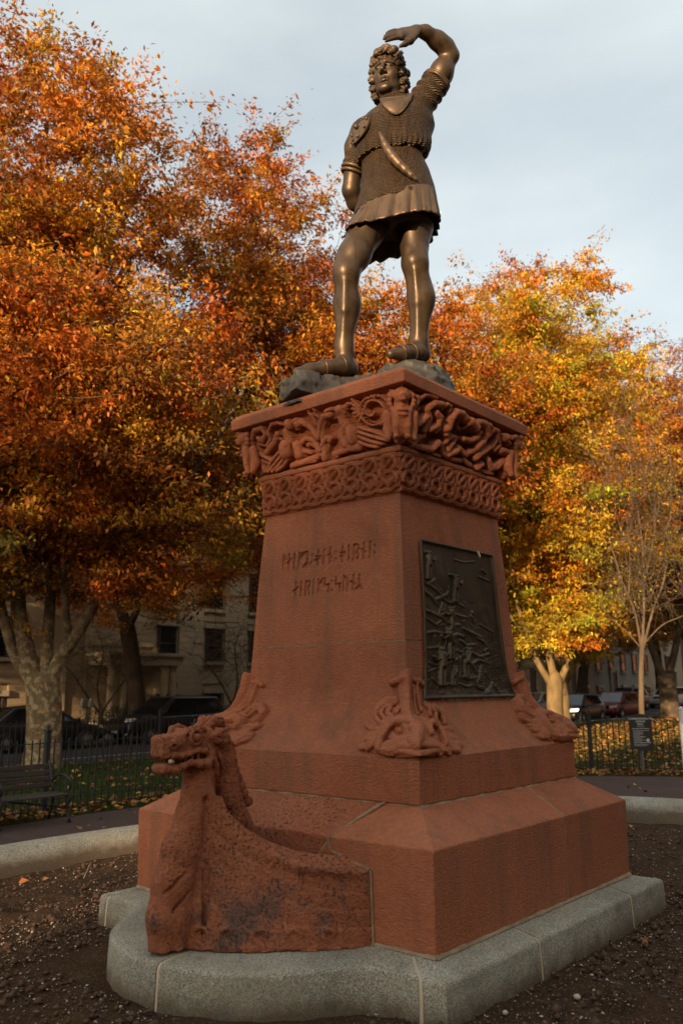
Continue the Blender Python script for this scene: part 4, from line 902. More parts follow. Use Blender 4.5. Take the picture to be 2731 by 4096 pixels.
# the rock he stands on
def rock():
    F = Field((-.74,-.86,-.02), (.74,.72,.66), .013)
    def fn(x,y,z):
        top = .20+.02*x*0
        # two shelves: low slab under the leading foot, higher boulder under the rear foot
        u = (x+.40)*.83+(y+.22)*.56; v = -(x+.40)*.56+(y+.22)*.83
        tp = .245+.26*(u+.28)*.62
        d1 = np.maximum(np.maximum(np.abs(u)-.30-.25*(tp-z), -v-.07-.45*(tp-z)), np.maximum(v-.40, z-tp))
        d2 = np.sqrt(((x-.25)/.34)**2+((y-.05)/.36)**2+(np.maximum(z-.14,0)/.385)**2)-1
        d3 = np.sqrt(((x-.02)/.34)**2+((y-.30)/.26)**2+(np.maximum(z-.1,0)/.36)**2)-1
        d = smin(smin(d1, d2*.33, .08), d3*.26, .08)
        n = .022*wob(x,y,z,9.0,8)+.018*wob(x,y,z,26.0,8,3)+.007*wob(x,y,z,70.0,8,7)
        st = .012*np.abs(np.sin(38*(z+.35*x-.2*y)+2*np.sin(6*x)))
        return d*.8+n+st-.012
    F.put(fn, (-.74,-.86,-.02), (.74,.72,.66), 0)
    F.put(lambda x,y,z: -z+.012, (-.74,-.86,-.1), (.74,.72,.02), 0, 's')
    return F.mesh()
V, Fq = rock(); ob('rock_base', me_np('rock_base', V, Fq, True), M_ROCK, ST)
# ------------------------------------------------------------------ granite step round the pedestal
def step_outline():
    """outer edge of the step, walked once round; front bulges round the prow"""
    h = 1.346; pts = []
    def seg(a, b, n): return [(a[0]+(b[0]-a[0])*i/n, a[1]+(b[1]-a[1])*i/n) for i in range(n)]
    half = [(1.0,-1.352),(.90,-1.395),(.80,-1.53),(.70,-1.675),(.58,-1.80),(.44,-1.895),(.28,-1.96),(.10,-1.992)]
    bul = half+[(-x, y) for x, y in half[::-1]]
    pts += seg((h,h),(h,-h),24); pts += seg((h,-h),(1.06,-h),4); pts += bul; pts += seg((-1.06,-h),(-h,-h),4)
    pts += seg((-h,-h),(-h,h),24); pts += seg((-h,h),(h,h),24)
    return pts
SO = step_outline(); NSO = len(SO)
def step_ring(x, y):
    """cross-section stations from the outer foot to the inner edge"""
    t = Vector((x, y)); c = Vector((max(-1.10, min(1.10, x*.8)), max(-1.10, min(1.10, y))))
    if y < -1.36: c = Vector((x*.55, -1.10))
    d = (t-c); L_ = d.length; d = d/L_
    return [(t+d*.012, -.10), (t+d*.006, .20), (t, .308), (t-d*.006, .321), (t-d*.018, .330), (t-d*.060, .336), (t-d*L_*.55, .356), (c, .372)]
STEP = thing('granite_step', 'grey granite step under the pedestal, bulging round the prow', 'step', (0, 0, .10), world=True)
def step_block(i0, i1, shrink0, shrink1, mat, name, off=0.0):
    idx = list(range(i0, i1+1)); V = []; n = 8
    for q, i in enumerate(idx):
        x, y = SO[i % NSO]
        if q == 0 and shrink0:
            x2, y2 = SO[(i+1) % NSO]; l = math.hypot(x2-x, y2-y); x += (x2-x)/l*shrink0; y += (y2-y)/l*shrink0
        if q == len(idx)-1 and shrink1:
            x2, y2 = SO[(i-1) % NSO]; l = math.hypot(x2-x, y2-y); x += (x2-x)/l*shrink1; y += (y2-y)/l*shrink1
        for (p, z) in step_ring(x, y):
            if off: p = p*(1-off/1.5); z = z-off
            V.append((p.x, p.y, z))
    m = MB(); Fq = []
    for a in range(len(idx)-1):
        for b in range(n-1): Fq.append((a*n+b, a*n+b+1, (a+1)*n+b+1, (a+1)*n+b))
    Fq += [tuple(range(n)), tuple(range((len(idx)-1)*n+n-1, (len(idx)-1)*n-1, -1))]
    m.add(V, Fq); o = m.obj(name, mat, STEP); autosmooth(o, 35); return o
# joints: (index on the outline)
js = [5, 16, 26, 35, 44+3, 58, 70, 82, 94]
for a, b in zip(js, js[1:]+[js[0]+NSO]): step_block(a, b, .012, .012, M_GRANITE, 'granite_block')
step_block(0, NSO, 0, 0, plain('pale_joint', (.66,.52,.36), .9), 'mortar_bed', .005)
# ------------------------------------------------------------------ ground: soil bed, kerb, path, lawn, road
def ell(cx, cy, a, b, n, t0=0.0, t1=2*math.pi): return [(cx+a*math.cos(t0+(t1-t0)*i/n), cy+b*math.sin(t0+(t1-t0)*i/n)) for i in range(n)]
BED = (.30, -.20, 3.78, 5.87)
def soil_z(x, y):
    d = np.hypot(x, y*.85); r = np.sqrt(((x-BED[0])/BED[2])**2+((y-BED[1])/BED[3])**2)
    base = .135-.10*np.clip((d-2.0)/2.4, 0, 1)
    return base
def soil():
    n = 330; xs = np.linspace(-3.6, 4.2, 250); ys = np.linspace(-6.2, 5.8, 380); X, Y = np.meshgrid(xs, ys, indexing='ij')
    r = np.sqrt(((X-BED[0])/BED[2])**2+((Y-BED[1])/BED[3])**2)
    Z = soil_z(X, Y)+.012*wob(X,Y,0*X,3.0,8)+.018*np.clip(wob(X,Y,0*X,7.0,8,4)-.35,-1,1)*.6+.010*wob(X,Y,0*X,22.0,8,9)+.006*wob(X,Y,0*X,60.0,8,2)
    for (hx,hy,hr,hd) in ((1.75,-.55,.16,.05),(1.95,.1,.13,.04),(-1.2,-2.6,.2,.05),(-2.2,-1.3,.22,.04),(-.6,-2.75,.15,.04),(2.05,-1.1,.18,.05)):
        q = ((X-hx)**2+(Y-hy)**2)/hr**2; Z = Z-hd*np.exp(-q*1.6)+hd*.6*np.exp(-(np.sqrt(q)-1.25)**2*6)
    V = np.stack([X, Y, Z], -1).reshape(-1, 3); Fq = grid_faces(250, 380)
    keep = (r.reshape(-1)[Fq] < 1.03).all(1) & ~((np.abs(V[:,0])[Fq] < 1.15).all(1) & (np.abs(V[:,1])[Fq] < 1.15).all(1))
    return V, Fq[keep]
m = NT('dark_soil'); n1 = m.noise(6, 6, .65); n2 = m.noise(60, 4, .7); n3 = m.voro(170, out='Color'); s1 = m.n('ShaderNodeSeparateColor'); m.l(n3, s1.inputs[0])
c = m.ramp(n1, [(.3, (.055, .027, .013)), (.55, (.105, .052, .025)), (.75, (.165, .088, .045))]); c = m.mix(.45, c, m.ramp(n2, [(.3, (.030, .016, .008)), (.75, (.18, .108, .058))]))
c = m.mix(m.ramp(s1.outputs[0], [(.955, 0.0), (.975, .75)]), c, (.30, .24, .18))
h = m.bump(n2, 1.0, .03); h = m.bump(m.voro(170), .6, .008, h); M_SOIL = m.done(c, .95, h, 0, .1)
V, Fq = soil(); tag(ob('soil', me_np('soil', V, Fq, True), M_SOIL), kind='structure')
def scatter_lumps(name, n, smin_, smax_, mat, seed, region, kind='stuff', label=None, zf=soil_z, flat=.7):
    r = np.random.default_rng(seed); pts = region(r, n)
    base = np.array([(1,0,0),(-.9,.2,.1),(.1,1,0),(0,-1,.15),(.1,.1,1),(0,0,-.8)]); fc = np.array([(0,2,4),(2,1,4),(1,3,4),(3,0,4),(2,0,5),(1,2,5),(3,1,5),(0,3,5)])
    n = len(pts); s = smin_*(smax_/smin_)**(r.random(n)**2.2); a = r.uniform(0, 6.28, n)
    B = base[None]*(1+.35*r.normal(size=(n,6,1)))*s[:, None, None]; B[:,:,2] *= flat
    ca, sa = np.cos(a)[:, None], np.sin(a)[:, None]
    X = B[:,:,0]*ca-B[:,:,1]*sa+pts[:,0,None]; Y = B[:,:,0]*sa+B[:,:,1]*ca+pts[:,1,None]; Z = B[:,:,2]+(zf(pts[:,0],pts[:,1])+s*.2)[:, None]
    V = np.stack([X,Y,Z],-1).reshape(-1,3); Fq = (fc[None]+np.arange(n)[:,None,None]*6).reshape(-1,3)
    o = ob(name, me_np(name, V, Fq), mat); tag(o, label, kind=kind); return o
def in_bed(r, n):
    x = r.uniform(-3.4, 4.0, n*3); y = r.uniform(-5.5, 5.5, n*3)
    ok = (((x-BED[0])/BED[2])**2+((y-BED[1])/BED[3])**2 < .97) & ~((np.abs(x) < 1.36) & (np.abs(y) < 1.36)) & ~((np.abs(x) < .95) & (y < 0) & (y > -2.02))
    dens = .25+.75*np.exp(-((np.maximum(np.abs(x),np.abs(y+.2))-1.75)/.55)**2); ok &= r.random(n*3) < dens
    return np.stack([x, y], -1)[ok][:n]
wobz = lambda x, y: soil_z(x, y)+.012*wob(x,y,0*x,3.0,8)+.004
M_PERL = plain('perlite', (.52,.44,.35), .9, var=.3, sc=90); M_CLOD = plain('soil_clod', (.095,.050,.026), .95, var=.5, sc=40); M_CHIP = plain('bark_chip', (.20,.11,.055), .9, var=.5, sc=30)
scatter_lumps('perlite_grains', 13000, .0028, .0105, M_PERL, 1, in_bed, zf=wobz, label='small white grains mixed into the dark soil')
scatter_lumps('soil_crumbs', 14000, .005, .03, M_CLOD, 2, in_bed, zf=wobz, label='crumbs of dark soil in the bed')
scatter_lumps('bark_bits', 3500, .005, .018, M_CHIP, 3, in_bed, zf=wobz, label='brown bits of bark and twig on the soil', flat=.35)
r_ = np.random.default_rng(11)
for (x, y, s_, lab) in ((1.62,-.62,.016,'pale pebble lying on the soil beside the granite step'),(1.45,-1.02,.011,'small pale pebble near the corner of the step'),(-1.35,-2.35,.014,'pale pebble on the soil in front of the prow')):
    F = Field((-.05,-.05,-.04),(.05,.05,.04),.004); F.ell((0,0,0),(s_,s_*.8,s_*.6),.0); F.ell((s_*.4,0,0),(s_*.6,s_*.6,s_*.5),.02); V, Fq = F.mesh()
    o = ob('pebble', me_np('pebble', V, Fq, True), M_PERL); o.location = (x, y, soil_z(x,y)+.015); tag(o, lab, 'pebble', 'pebbles on the soil')
# kerb ring: rounded granite stones
def kerb():
    n = 150; A = np.linspace(0, 2*math.pi, n+1)
    def ring(t): return np.array((BED[0]+BED[2]*math.cos(t), BED[1]+BED[3]*math.sin(t))), np.array((math.cos(t)/BED[2], math.sin(t)/BED[3]))
    prof = [(-.02,-.10),(0,.06),(.008,.15),(.035,.215),(.085,.262),(.15,.288),(.22,.297),(.29,.290),(.35,.268),(.40,.225),(.42,.15),(.425,-.05)]
    root = thing('granite_kerb', 'round topped grey granite kerb ringing the soil bed', 'kerb', (BED[0], BED[1], 0), world=True)
    joints = [2.965+i*(2*math.pi/11) for i in range(11)]
    def piece(t0, t1, k, name, mat, inset=0.0):
        V = []; m = len(prof)
        for q in range(k+1):
            t = t0+(t1-t0)*q/k; c, nn = ring(t); nn = nn/np.linalg.norm(nn)
            for (d, z) in prof:
                dd = .21+(d-.21)*(1-inset*3); V.append((c[0]+nn[0]*dd, c[1]+nn[1]*dd, z-inset))
        Fq = []
        for a in range(k):
            for b in range(m-1): Fq.append((a*m+b, (a+1)*m+b, (a+1)*m+b+1, a*m+b+1))
        Fq += [tuple(range(m)), tuple(range(k*m+m-1, k*m-1, -1))]
        mb = MB(); mb.add(V, Fq); o = mb.obj(name, mat, root); autosmooth(o, 40)
    for a, b in zip(joints, joints[1:]+[joints[0]+2*math.pi]): piece(a+.0010, b-.0010, 16, 'kerb_stone', M_GRANITE)
    piece(0, 2*math.pi, 160, 'mortar_bed', plain('white_joint', (.62,.52,.40), .9), .004)
kerb()
# path, lawn, road
m = NT('brick_paving'); b = m.n('ShaderNodeTexBrick'); b.inputs['Scale'].default_value = 1.0; b.inputs['Brick Width'].default_value = .2; b.inputs['Row Height'].default_value = .1; b.inputs['Mortar Size'].default_value = .006
b.inputs['Color1'].default_value = (.105,.055,.040,1); b.inputs['Color2'].default_value = (.068,.040,.032,1); b.inputs['Mortar'].default_value = (.05,.04,.035,1); m.l(m.co, b.inputs['Vector'])
n = m.noise(1.1, 5, .6); c = m.mix(.45, b.outputs['Color'], m.ramp(n, [(.3,(.045,.031,.026)),(.7,(.115,.072,.055))])); n2 = m.noise(24,4); c = m.mix(.2, c, m.ramp(n2,[(.3,(.03,.02,.02)),(.7,(.2,.13,.1))]))
h = m.bump(b.outputs['Fac'], .5, -.006); h = m.bump(n2, .3, .006, h); M_BRICK = m.done(c, .85, h, 0, .25)
def annulus(name, o_in, o_out, z, mat, kind='structure'):
    n = len(o_in); V = [(x,y,z) for x,y in o_in]+[(x,y,z) for x,y in o_out]; Fq = [(i,n+i,n+(i+1)%n,(i+1)%n) for i in range(n)]
    mb = MB(); mb.add(V, Fq); return tag(mb.obj(name, mat), kind=kind)
PO = (.30, 2.20, 6.80, 9.40)
annulus('brick_path', ell(BED[0],BED[1],BED[2]+.2,BED[3]+.2,128), ell(*PO,128), .012, M_BRICK)
m = NT('lawn_earth'); n = m.noise(3, 5, .6); n2 = m.noise(50, 4, .7); c = m.ramp(n, [(.3,(.030,.036,.010)),(.6,(.050,.056,.014)),(.8,(.075,.060,.022))]); c = m.mix(.4, c, m.ramp(n2,[(.3,(.02,.022,.008)),(.7,(.09,.085,.028))])); M_LAWN = m.done(c, .95, m.bump(n2, 1.0, .04), 0, .1)
def lawn_z(x, y): return .004+.10*np.clip((-x-7.6)/4.2, 0, 1)**1.5
V = []; xs = np.concatenate([np.linspace(-12.35,-6,26), np.linspace(-5,13,19)]); ys = np.linspace(-90,150,121); X, Y = np.meshgrid(xs, ys, indexing='ij')
Z = lawn_z(X, Y)-.02*(np.sqrt(((X-PO[0])/PO[2])**2+((Y-PO[1])/PO[3])**2) < .92); V = np.stack([X,Y,Z],-1).reshape(-1,3)
tag(ob('lawn', me_np('lawn', V, grid_faces(len(xs),121), True), M_LAWN), kind='structure')
# wide ground sheet to the horizon
mb = MB(); mb.add([(-900,-900,-.32),(900,-900,-.32),(900,900,-.32),(-900,900,-.32)], [(0,1,2,3)]); tag(mb.obj('ground', plain('earth',(.075,.062,.045),.95,var=.3,sc=.5)), kind='structure')
m = NT('asphalt'); n = m.noise(.8,5); n2 = m.noise(90,3,.7); c = m.ramp(n,[(.3,(.040,.038,.036)),(.7,(.066,.062,.057))]); c = m.mix(.3,c,m.ramp(n2,[(.3,(.02,.02,.02)),(.8,(.13,.12,.11))])); M_ASPH = m.done(c,.85,m.bump(n2,.5,.01),0,.3)
M_KERB = plain('street_kerb', (.30,.29,.27), .85, var=.25, sc=6, bump=.4)
M_LINE = plain('road_paint', (.55,.55,.52), .7, var=.3, sc=5)
M_WALKWAY = plain('concrete_walk', (.20,.185,.165), .9, var=.25, sc=2, bump=.3)
RZ = -.20
for (xa, xb) in ((-21.9,-12.45),(13.2,22.0)):
    mb = MB(); mb.add([(xa,-120,RZ),(xb,-120,RZ),(xb,260,RZ),(xa,260,RZ)],[(0,1,2,3)]); tag(mb.obj('street', M_ASPH), kind='structure')
for xa, zt in ((-12.55,.10),(-22.05,-.06),(13.05,.0),(22.0,-.06)):
    mb = MB(); mb.box(xa,xa+.16,-120,260,-.3,zt); tag(mb.obj('street_kerb', M_KERB, bevel=.02), kind='structure')
for y0 in range(-40,140,6):
    mb = MB(); mb.add([(-17.10,y0,RZ+.004),(-16.98,y0,RZ+.004),(-16.98,y0+3,RZ+.004),(-17.10,y0+3,RZ+.004)],[(0,1,2,3)]); tag(mb.obj('road_marking', M_LINE), kind='structure')
mb = MB(); mb.add([(-14.02,-60,RZ+.004),(-13.94,-60,RZ+.004),(-13.94,200,RZ+.004),(-14.02,200,RZ+.004)],[(0,1,2,3)]); tag(mb.obj('road_marking', M_LINE), kind='structure')
for (xa,xb) in ((-28.2,-22.05),(22.16,28)):
    mb = MB(); mb.box(xa,xb,-120,260,-.3,-.065); tag(mb.obj('sidewalk', M_WALKWAY), kind='structure')
# ---- leaves on the ground, grass
def leaf_cloud(P, size, yaw, tilt, fold=.25, seed=0, w=.45):
    """kite leaves: (n,3) centres; returns verts, faces"""
    n = len(P); r = np.random.default_rng(seed)
    ln = size; wd = size*w
    cy, sy = np.cos(yaw), np.sin(yaw); ct, st = np.cos(tilt), np.sin(tilt); ro = r.uniform(-1,1,n)
    d = np.stack([cy*ct, sy*ct, st], -1); side = np.stack([-sy, cy, 0*cy], -1); nn = np.cross(d, side)
    side = side*np.cos(ro)[:,None]+nn*np.sin(ro)[:,None]; up = np.cross(d, side)
    a = P-d*(ln*.5)[:,None]; b = P+d*(ln*.5)[:,None]; c = P+side*(wd*.5)[:,None]+up*(fold*wd)[:,None]-d*(ln*.06)[:,None]; e = P-side*(wd*.5)[:,None]+up*(fold*wd)[:,None]-d*(ln*.06)[:,None]
    V = np.stack([a,c,b,e],1).reshape(-1,3); i = np.arange(n)[:,None]*4
    F = np.concatenate([i+np.array([[0,1,2]]), i+np.array([[0,2,3]])],0)
    return V, F
def paint(me, cols, per):
    at = me.color_attributes.new('leaf', 'FLOAT_COLOR', 'POINT'); c = np.ones((len(cols)*per,4),np.float32); c[:,:3] = np.repeat(cols,per,0); at.data.foreach_set('color', c.ravel())
def leaf_mat(name, trans=.3, rough=.55):
    m = NT(name); a = m.n('ShaderNodeAttribute', attribute_name='leaf'); m.done(a.outputs['Color'], rough, None, 0, .35)
    t = m.n('ShaderNodeBsdfTranslucent'); m.l(a.outputs['Color'], t.inputs['Color']); x = m.n('ShaderNodeMixShader'); x.inputs[0].default_value = trans
    m.l(m.b.outputs[0], x.inputs[1]); m.l(t.outputs[0], x.inputs[2]); m.l(x.outputs[0], m.out.inputs['Surface']); return m.m
M_LEAF = leaf_mat('autumn_leaf'); M_LITTER = leaf_mat('fallen_leaf', .1, .7); M_GRASS = leaf_mat('grass_blade', .25, .6)
def pick(r, n, cols, wts, jit=.22):
    k = r.choice(len(cols), n, p=np.array(wts)/sum(wts)); c = np.array(cols)[k]; return np.clip(c*np.exp(r.normal(size=(n,1))*jit)*np.exp(r.normal(size=(n,3))*.08), 0, 1)
LIT = [(.34,.13,.03),(.26,.085,.02),(.42,.21,.04),(.20,.085,.03),(.46,.30,.07),(.15,.07,.03)]
def ring_sample(r, n, t0, t1, e0, e1):
    t = r.uniform(t0, t1, n); q = r.random(n)
    x = (e0[0]+e0[2]*np.cos(t))*(1-q)+(e1[0]+e1[2]*np.cos(t))*q; y = (e0[1]+e0[3]*np.sin(t))*(1-q)+(e1[1]+e1[3]*np.sin(t))*q
    return x, y
r = np.random.default_rng(21); FE = (.30, 2.40, 7.70, 10.60)
xs_, ys_, zs_ = [], [], []
x, y = ring_sample(r, 2600, 1.60, 3.7, PO, FE); xs_.append(x); ys_.append(y); zs_.append(.02+.05*r.random(2600))
x = r.uniform(-12.3, -6.2, 3800); y = r.uniform(-4, 14, 3800); ok_ = r.random(3800) < .42; x, y = x[ok_], y[ok_]; xs_.append(x); ys_.append(y); zs_.append(.05+.03*r.random(len(x)))
x = r.uniform(-10.5, 1.5, 11000); y = r.uniform(12.2, 40, 11000); xs_.append(x); ys_.append(y); zs_.append(.045+.04*r.random(11000))
x, y = ring_sample(r, 60, 1.6, 3.6, (BED[0],BED[1],BED[2]+.6,BED[3]+.6), PO); xs_.append(x); ys_.append(y); zs_.append(.018+.0*x)
x = np.concatenate(xs_); y = np.concatenate(ys_); z = np.concatenate(zs_); 
ok = (np.sqrt(((x-PO[0])/PO[2])**2+((y-PO[1])/PO[3])**2) > 1.005) | (z < .0185)
x, y, z = x[ok], y[ok], z[ok]; n = len(x)
z = z+np.where(x < -7.6, lawn_z(x, y), 0)
V, Fq = leaf_cloud(np.stack([x,y,z],-1), r.uniform(.07,.14,n), r.uniform(0,6.28,n), r.normal(size=n)*.25, .22, 3, .55)
me = me_np('fallen_leaves', V, Fq); paint(me, pick(r, n, LIT, [3,2,3,2,2,1]), 4); tag(ob('fallen_leaves', me, M_LITTER), 'orange and brown fallen leaves over the lawn and path edge', kind='stuff')
def grass(n, x, y, seed):
    r = np.random.default_rng(seed); z = lawn_z(x, y); h = r.uniform(.035,.085,n); a = r.uniform(0,6.28,n); le = r.normal(size=(n,2))*.02
    dx, dy = np.cos(a)*.006, np.sin(a)*.006
    V = np.stack([np.stack([x-dx,y-dy,z],-1), np.stack([x+dx,y+dy,z],-1), np.stack([x+le[:,0],y+le[:,1],z+h],-1)],1).reshape(-1,3)
    return V, np.arange(n*3).reshape(-1,3)
n = 60000; x = r.uniform(-12.3,-6.3,n); y = r.uniform(-3,15,n); ok = np.sqrt(((x-PO[0])/PO[2])**2+((y-PO[1])/PO[3])**2) > 1.01; x, y = x[ok], y[ok]
x2 = r.uniform(-10,1,24000); y2 = r.uniform(12.8,32,24000); x = np.concatenate([x,x2]); y = np.concatenate([y,y2]); n = len(x)
V, Fq = grass(n, x, y, 4); me = me_np('grass', V, Fq); paint(me, pick(r, n, [(.050,.095,.010),(.080,.115,.014),(.12,.115,.028)], [3,3,1.2]), 3); tag(ob('grass', me, M_GRASS), 'short green grass on the lawn behind the fence', kind='stuff')
# single leaves on the soil and path
for i, (x, y, s_, c, lab) in enumerate(((1.62,1.05,.075,(.62,.36,.05),'bright yellow leaf at the far corner of the granite step'),(-3.0,-.95,.085,(.45,.15,.04),'orange curled leaf by the foot of the kerb, larger of two'),(-2.92,-.80,.06,(.38,.17,.05),'small tan leaf beside the orange curled leaf'),(-.35,4.95,.09,(.48,.20,.05),'orange leaf at the foot of the far kerb'),(1.55,.45,.05,(.40,.14,.04),'rust brown leaf against the long side of the step'))):
    V, Fq = leaf_cloud(np.array([[0,0,0.]]), np.array([s_]), np.array([.7*i]), np.array([.25]), .35, 40+i, .6)
    me = me_np('fallen_leaf', V, Fq); paint(me, np.array([c]), 4); o = ob('fallen_leaf', me, M_LITTER); o.location = (x, y, float(soil_z(np.array(x),np.array(y)))+.03); tag(o, lab, 'leaf', 'single leaves on the soil')
# dry roots sticking out of the soil by the kerb
for i,(pts,lab) in enumerate((([(-2.75,-.72,.02),(-2.72,-.60,.07),(-2.80,-.52,.10),(-2.86,-.42,.20)],'pale curved root rising out of the soil by the kerb'),([(-2.52,-.72,.02),(-2.56,-.68,.05),(-2.53,-.60,.09)],'short pale root bent over the soil'),([(-2.62,-.22,.03),(-2.60,-.17,.09),(-2.57,-.13,.13)],'tiny upright pale root by the kerb'))):
    mb = MB(); mb.tube(pts, [.007,.006,.005,.003][:len(pts)], 6); tag(mb.obj('dry_root', plain('root_%d'%i,(.38,.26,.14),.8), smooth=True), lab, 'root', 'dry roots in the soil')
# ------------------------------------------------------------------ iron fences
M_IRON = plain('black_iron', (.022,.021,.020), .55, var=.2, sc=20, spec=.5)
def picket_mesh(h):
    m = MB(); w = .0075; m.box(-w,w,-w,w,.03,h-.02); m.add([(-w,-w,h-.02),(w,-w,h-.02),(w,w,h-.02),(-w,w,h-.02),(0,0,h+.012)],[(0,1,4),(1,2,4),(2,3,4),(3,0,4)]); return m.me('picket')
def post_mesh(h):
    m = MB(); w = .032; m.box(-w,w,-w,w,-.05,h); m.box(-w-.01,w+.01,-w-.01,w+.01,h,h+.02); m.lathe([(.0,.06),(.018,.052),(.024,.036),(.016,.018),(.02,.0)][::-1],8,(0,0,h+.02)); m.box(-w-.012,w+.012,-w-.012,w+.012,-.02,.02); return m.me('post')
def fence(label, pts, tan, h, rails, post_every, gap_first=0, zf=None):
    root = thing('iron_fence', label, 'fence', (pts[0][0], pts[0][1], 0), world=True)
    pm, po = picket_mesh(h), post_mesh(h+.10); L0 = root.location
    lastp = 0
    for i, ((x, y), a) in enumerate(zip(pts, tan)):
        z = zf(x, y) if zf else 0.0; ispost = (i-gap_first) % post_every == 0
        o = ob('post' if ispost else 'picket', po if ispost else pm, M_IRON, root); o.location = (x-L0[0], y-L0[1], z); o.rotation_euler = (0,0,a)
    idx = [i for i in range(len(pts)) if (i-gap_first) % post_every == 0]; idx = ([0] if idx[0] != 0 else [])+idx+([len(pts)-1] if idx[-1] != len(pts)-1 else [])
    for a, b in zip(idx, idx[1:]):
        for rz in rails:
            m = MB()
            P = [(pts[i][0], pts[i][1], rz+(zf(*pts[i]) if zf else 0)) for i in range(a, b+1)]
            for p, q in zip(P, P[1:]): m.beam(p, q, .030, .010)
            m.obj('rail', M_IRON, root)
    return root
def arc_pts(E, t0, t1, step):
    out = []; t = t0
    while t < t1:
        out.append((E[0]+E[2]*math.cos(t), E[1]+E[3]*math.sin(t))); t += step/math.hypot(E[2]*math.sin(t), E[3]*math.cos(t))
    tg = [math.atan2(q[1]-p[1], q[0]-p[0]) for p, q in zip(out, out[1:])]; tg.append(tg[-1]); return out, tg
FL = (.20, 2.40, 7.12, 10.15)
p, tg = arc_pts(FL, 1.72, 2.20, .113); fence('black iron picket fence curving past the notice board on the right', p, tg, .985, (.95,.20,.075), 22, 5)
p, tg = arc_pts(FL, 2.42, 3.55, .113); fence('black iron picket fence behind the wooden bench', p, tg, .985, (.93,.20,.075), 22, 4+22*0)
pl = [(-12.25, y) for y in np.arange(1.0, 16.2, .125)]; fence('farther black iron fence along the street edge of the lawn', pl, [math.pi/2]*len(pl), .93, (.86,.16), 20, 12, zf=lambda x, y: .09)
# white marker post by the right-hand fence
m = MB(); m.box(-.05,.05,-.05,.05,0,1.16); m.box(-.058,.058,-.058,.058,1.16,1.19); m.add([(-.05,-.05,1.19),(.05,-.05,1.19),(.05,.05,1.19),(-.05,.05,1.19),(0,0,1.23)],[(0,1,4),(1,2,4),(2,3,4),(3,0,4)])
o = m.obj('marker_post', plain('white_paint',(.72,.70,.62),.6,var=.1)); o.location = (-2.09,11.99,0); o.rotation_euler = (0,0,.5); tag(o,'white square post standing by the iron fence at the far right','post')
# ------------------------------------------------------------------ notice board
SG = thing('notice_board', 'dark notice board with white lettering in front of the right-hand fence', 'sign', (-2.69,11.44,0), R(40.4))
m = MB(); m.beam((0,.035,0),(0,.035,.62),.07,.035); m.obj('post', plain('galvanised_post',(.16,.155,.15),.6), SG)
W_, z0, z1 = .215, .45, 1.045
poly = [(-W_,z0),(-.10,z0-.012),(-.06,z0-.035),(.06,z0-.035),(.10,z0-.012),(W_,z0),(W_,z1-.01),(.13,z1+.005),(.06,z1+.045),(-.06,z1+.045),(-.13,z1+.005),(-W_,z1-.01)]
m = MB(); m.prism(poly,'y',-.012,.012); m.obj('board', plain('board_paint',(.040,.036,.030),.5,var=.1), SG)
M_LET = plain('lettering', (.62,.60,.54), .6, var=.05)
def text(body, size, x, z, parent, name='lettering', y=-.0165, mat=M_LET, bold=0.0):
    cu = bpy.data.curves.new(name,'FONT'); cu.body = body; cu.size = size; cu.align_x = 'CENTER'; cu.extrude = .0015; cu.offset = bold
    t = bpy.data.objects.new(name, cu); COL.objects.link(t); bpy.context.view_layer.update()
    me = bpy.data.meshes.new_from_object(t.evaluated_get(bpy.context.evaluated_depsgraph_get())); bpy.data.objects.remove(t)
    o = ob(name, me, mat, parent); o.location = (x, y, z); o.rotation_euler = (R(90),0,0); return o
text('COMMONWEALTH', .052, 0, .985, SG, bold=.0012); text('AVENUE', .048, 0, .935, SG, bold=.0012); text('MALL', .048, 0, .887, SG, bold=.0012)
rl = random.Random(3)
def bar(xa, xb, z, h):
    m = MB(); x = xa
    while x < xb:
        w = rl.uniform(.010,.028); m.box(x, min(x+w, xb), -.0155, -.012, z, z+h*rl.uniform(.7,1)); x += w+rl.uniform(.003,.006)
    return m
mm = MB()
for (xa,xb,z,h) in ((-.075,.075,.862,.005),(-.065,.065,.848,.005),(-.165,.165,.812,.013),(-.15,.155,.778,.009),(-.15,.02,.756,.009),(-.15,.045,.734,.009),(-.15,.03,.712,.009),(-.15,-.03,.69,.009),(-.15,.09,.668,.009),(-.15,.05,.646,.009),(-.15,-.0,.624,.009),(-.15,.09,.602,.009),(-.15,.0,.584,.008),(-.15,.17,.553,.014),(-.15,.13,.522,.009),(-.15,.09,.502,.009)):
    b_ = bar(xa,xb,z,h); mm.add(b_.v, b_.f)
tag(mm.obj('small_print', M_LET, SG), kind='stuff')
m = MB(); m.prism([(.12+.03*math.cos(a), .602+.034*math.sin(a)) for a in np.linspace(0,6.283,20)[:-1]],'y',-.0155,-.012); m.obj('round_emblem', M_LET, SG)
# ------------------------------------------------------------------ park bench
BN = thing('park_bench', 'weathered wooden slat bench with curled iron arms on the brick path', 'bench', (-6.30,.45,.012), R(90))
M_WOOD = NT('weathered_wood'); n = M_WOOD.noise(6,5,.6,scale3=(.4,6,6)); M_WOOD = M_WOOD.done(M_WOOD.ramp(n,[(.3,(.042,.030,.022)),(.7,(.092,.068,.052))]), .8, M_WOOD.bump(n,.4,.006), 0, .3)
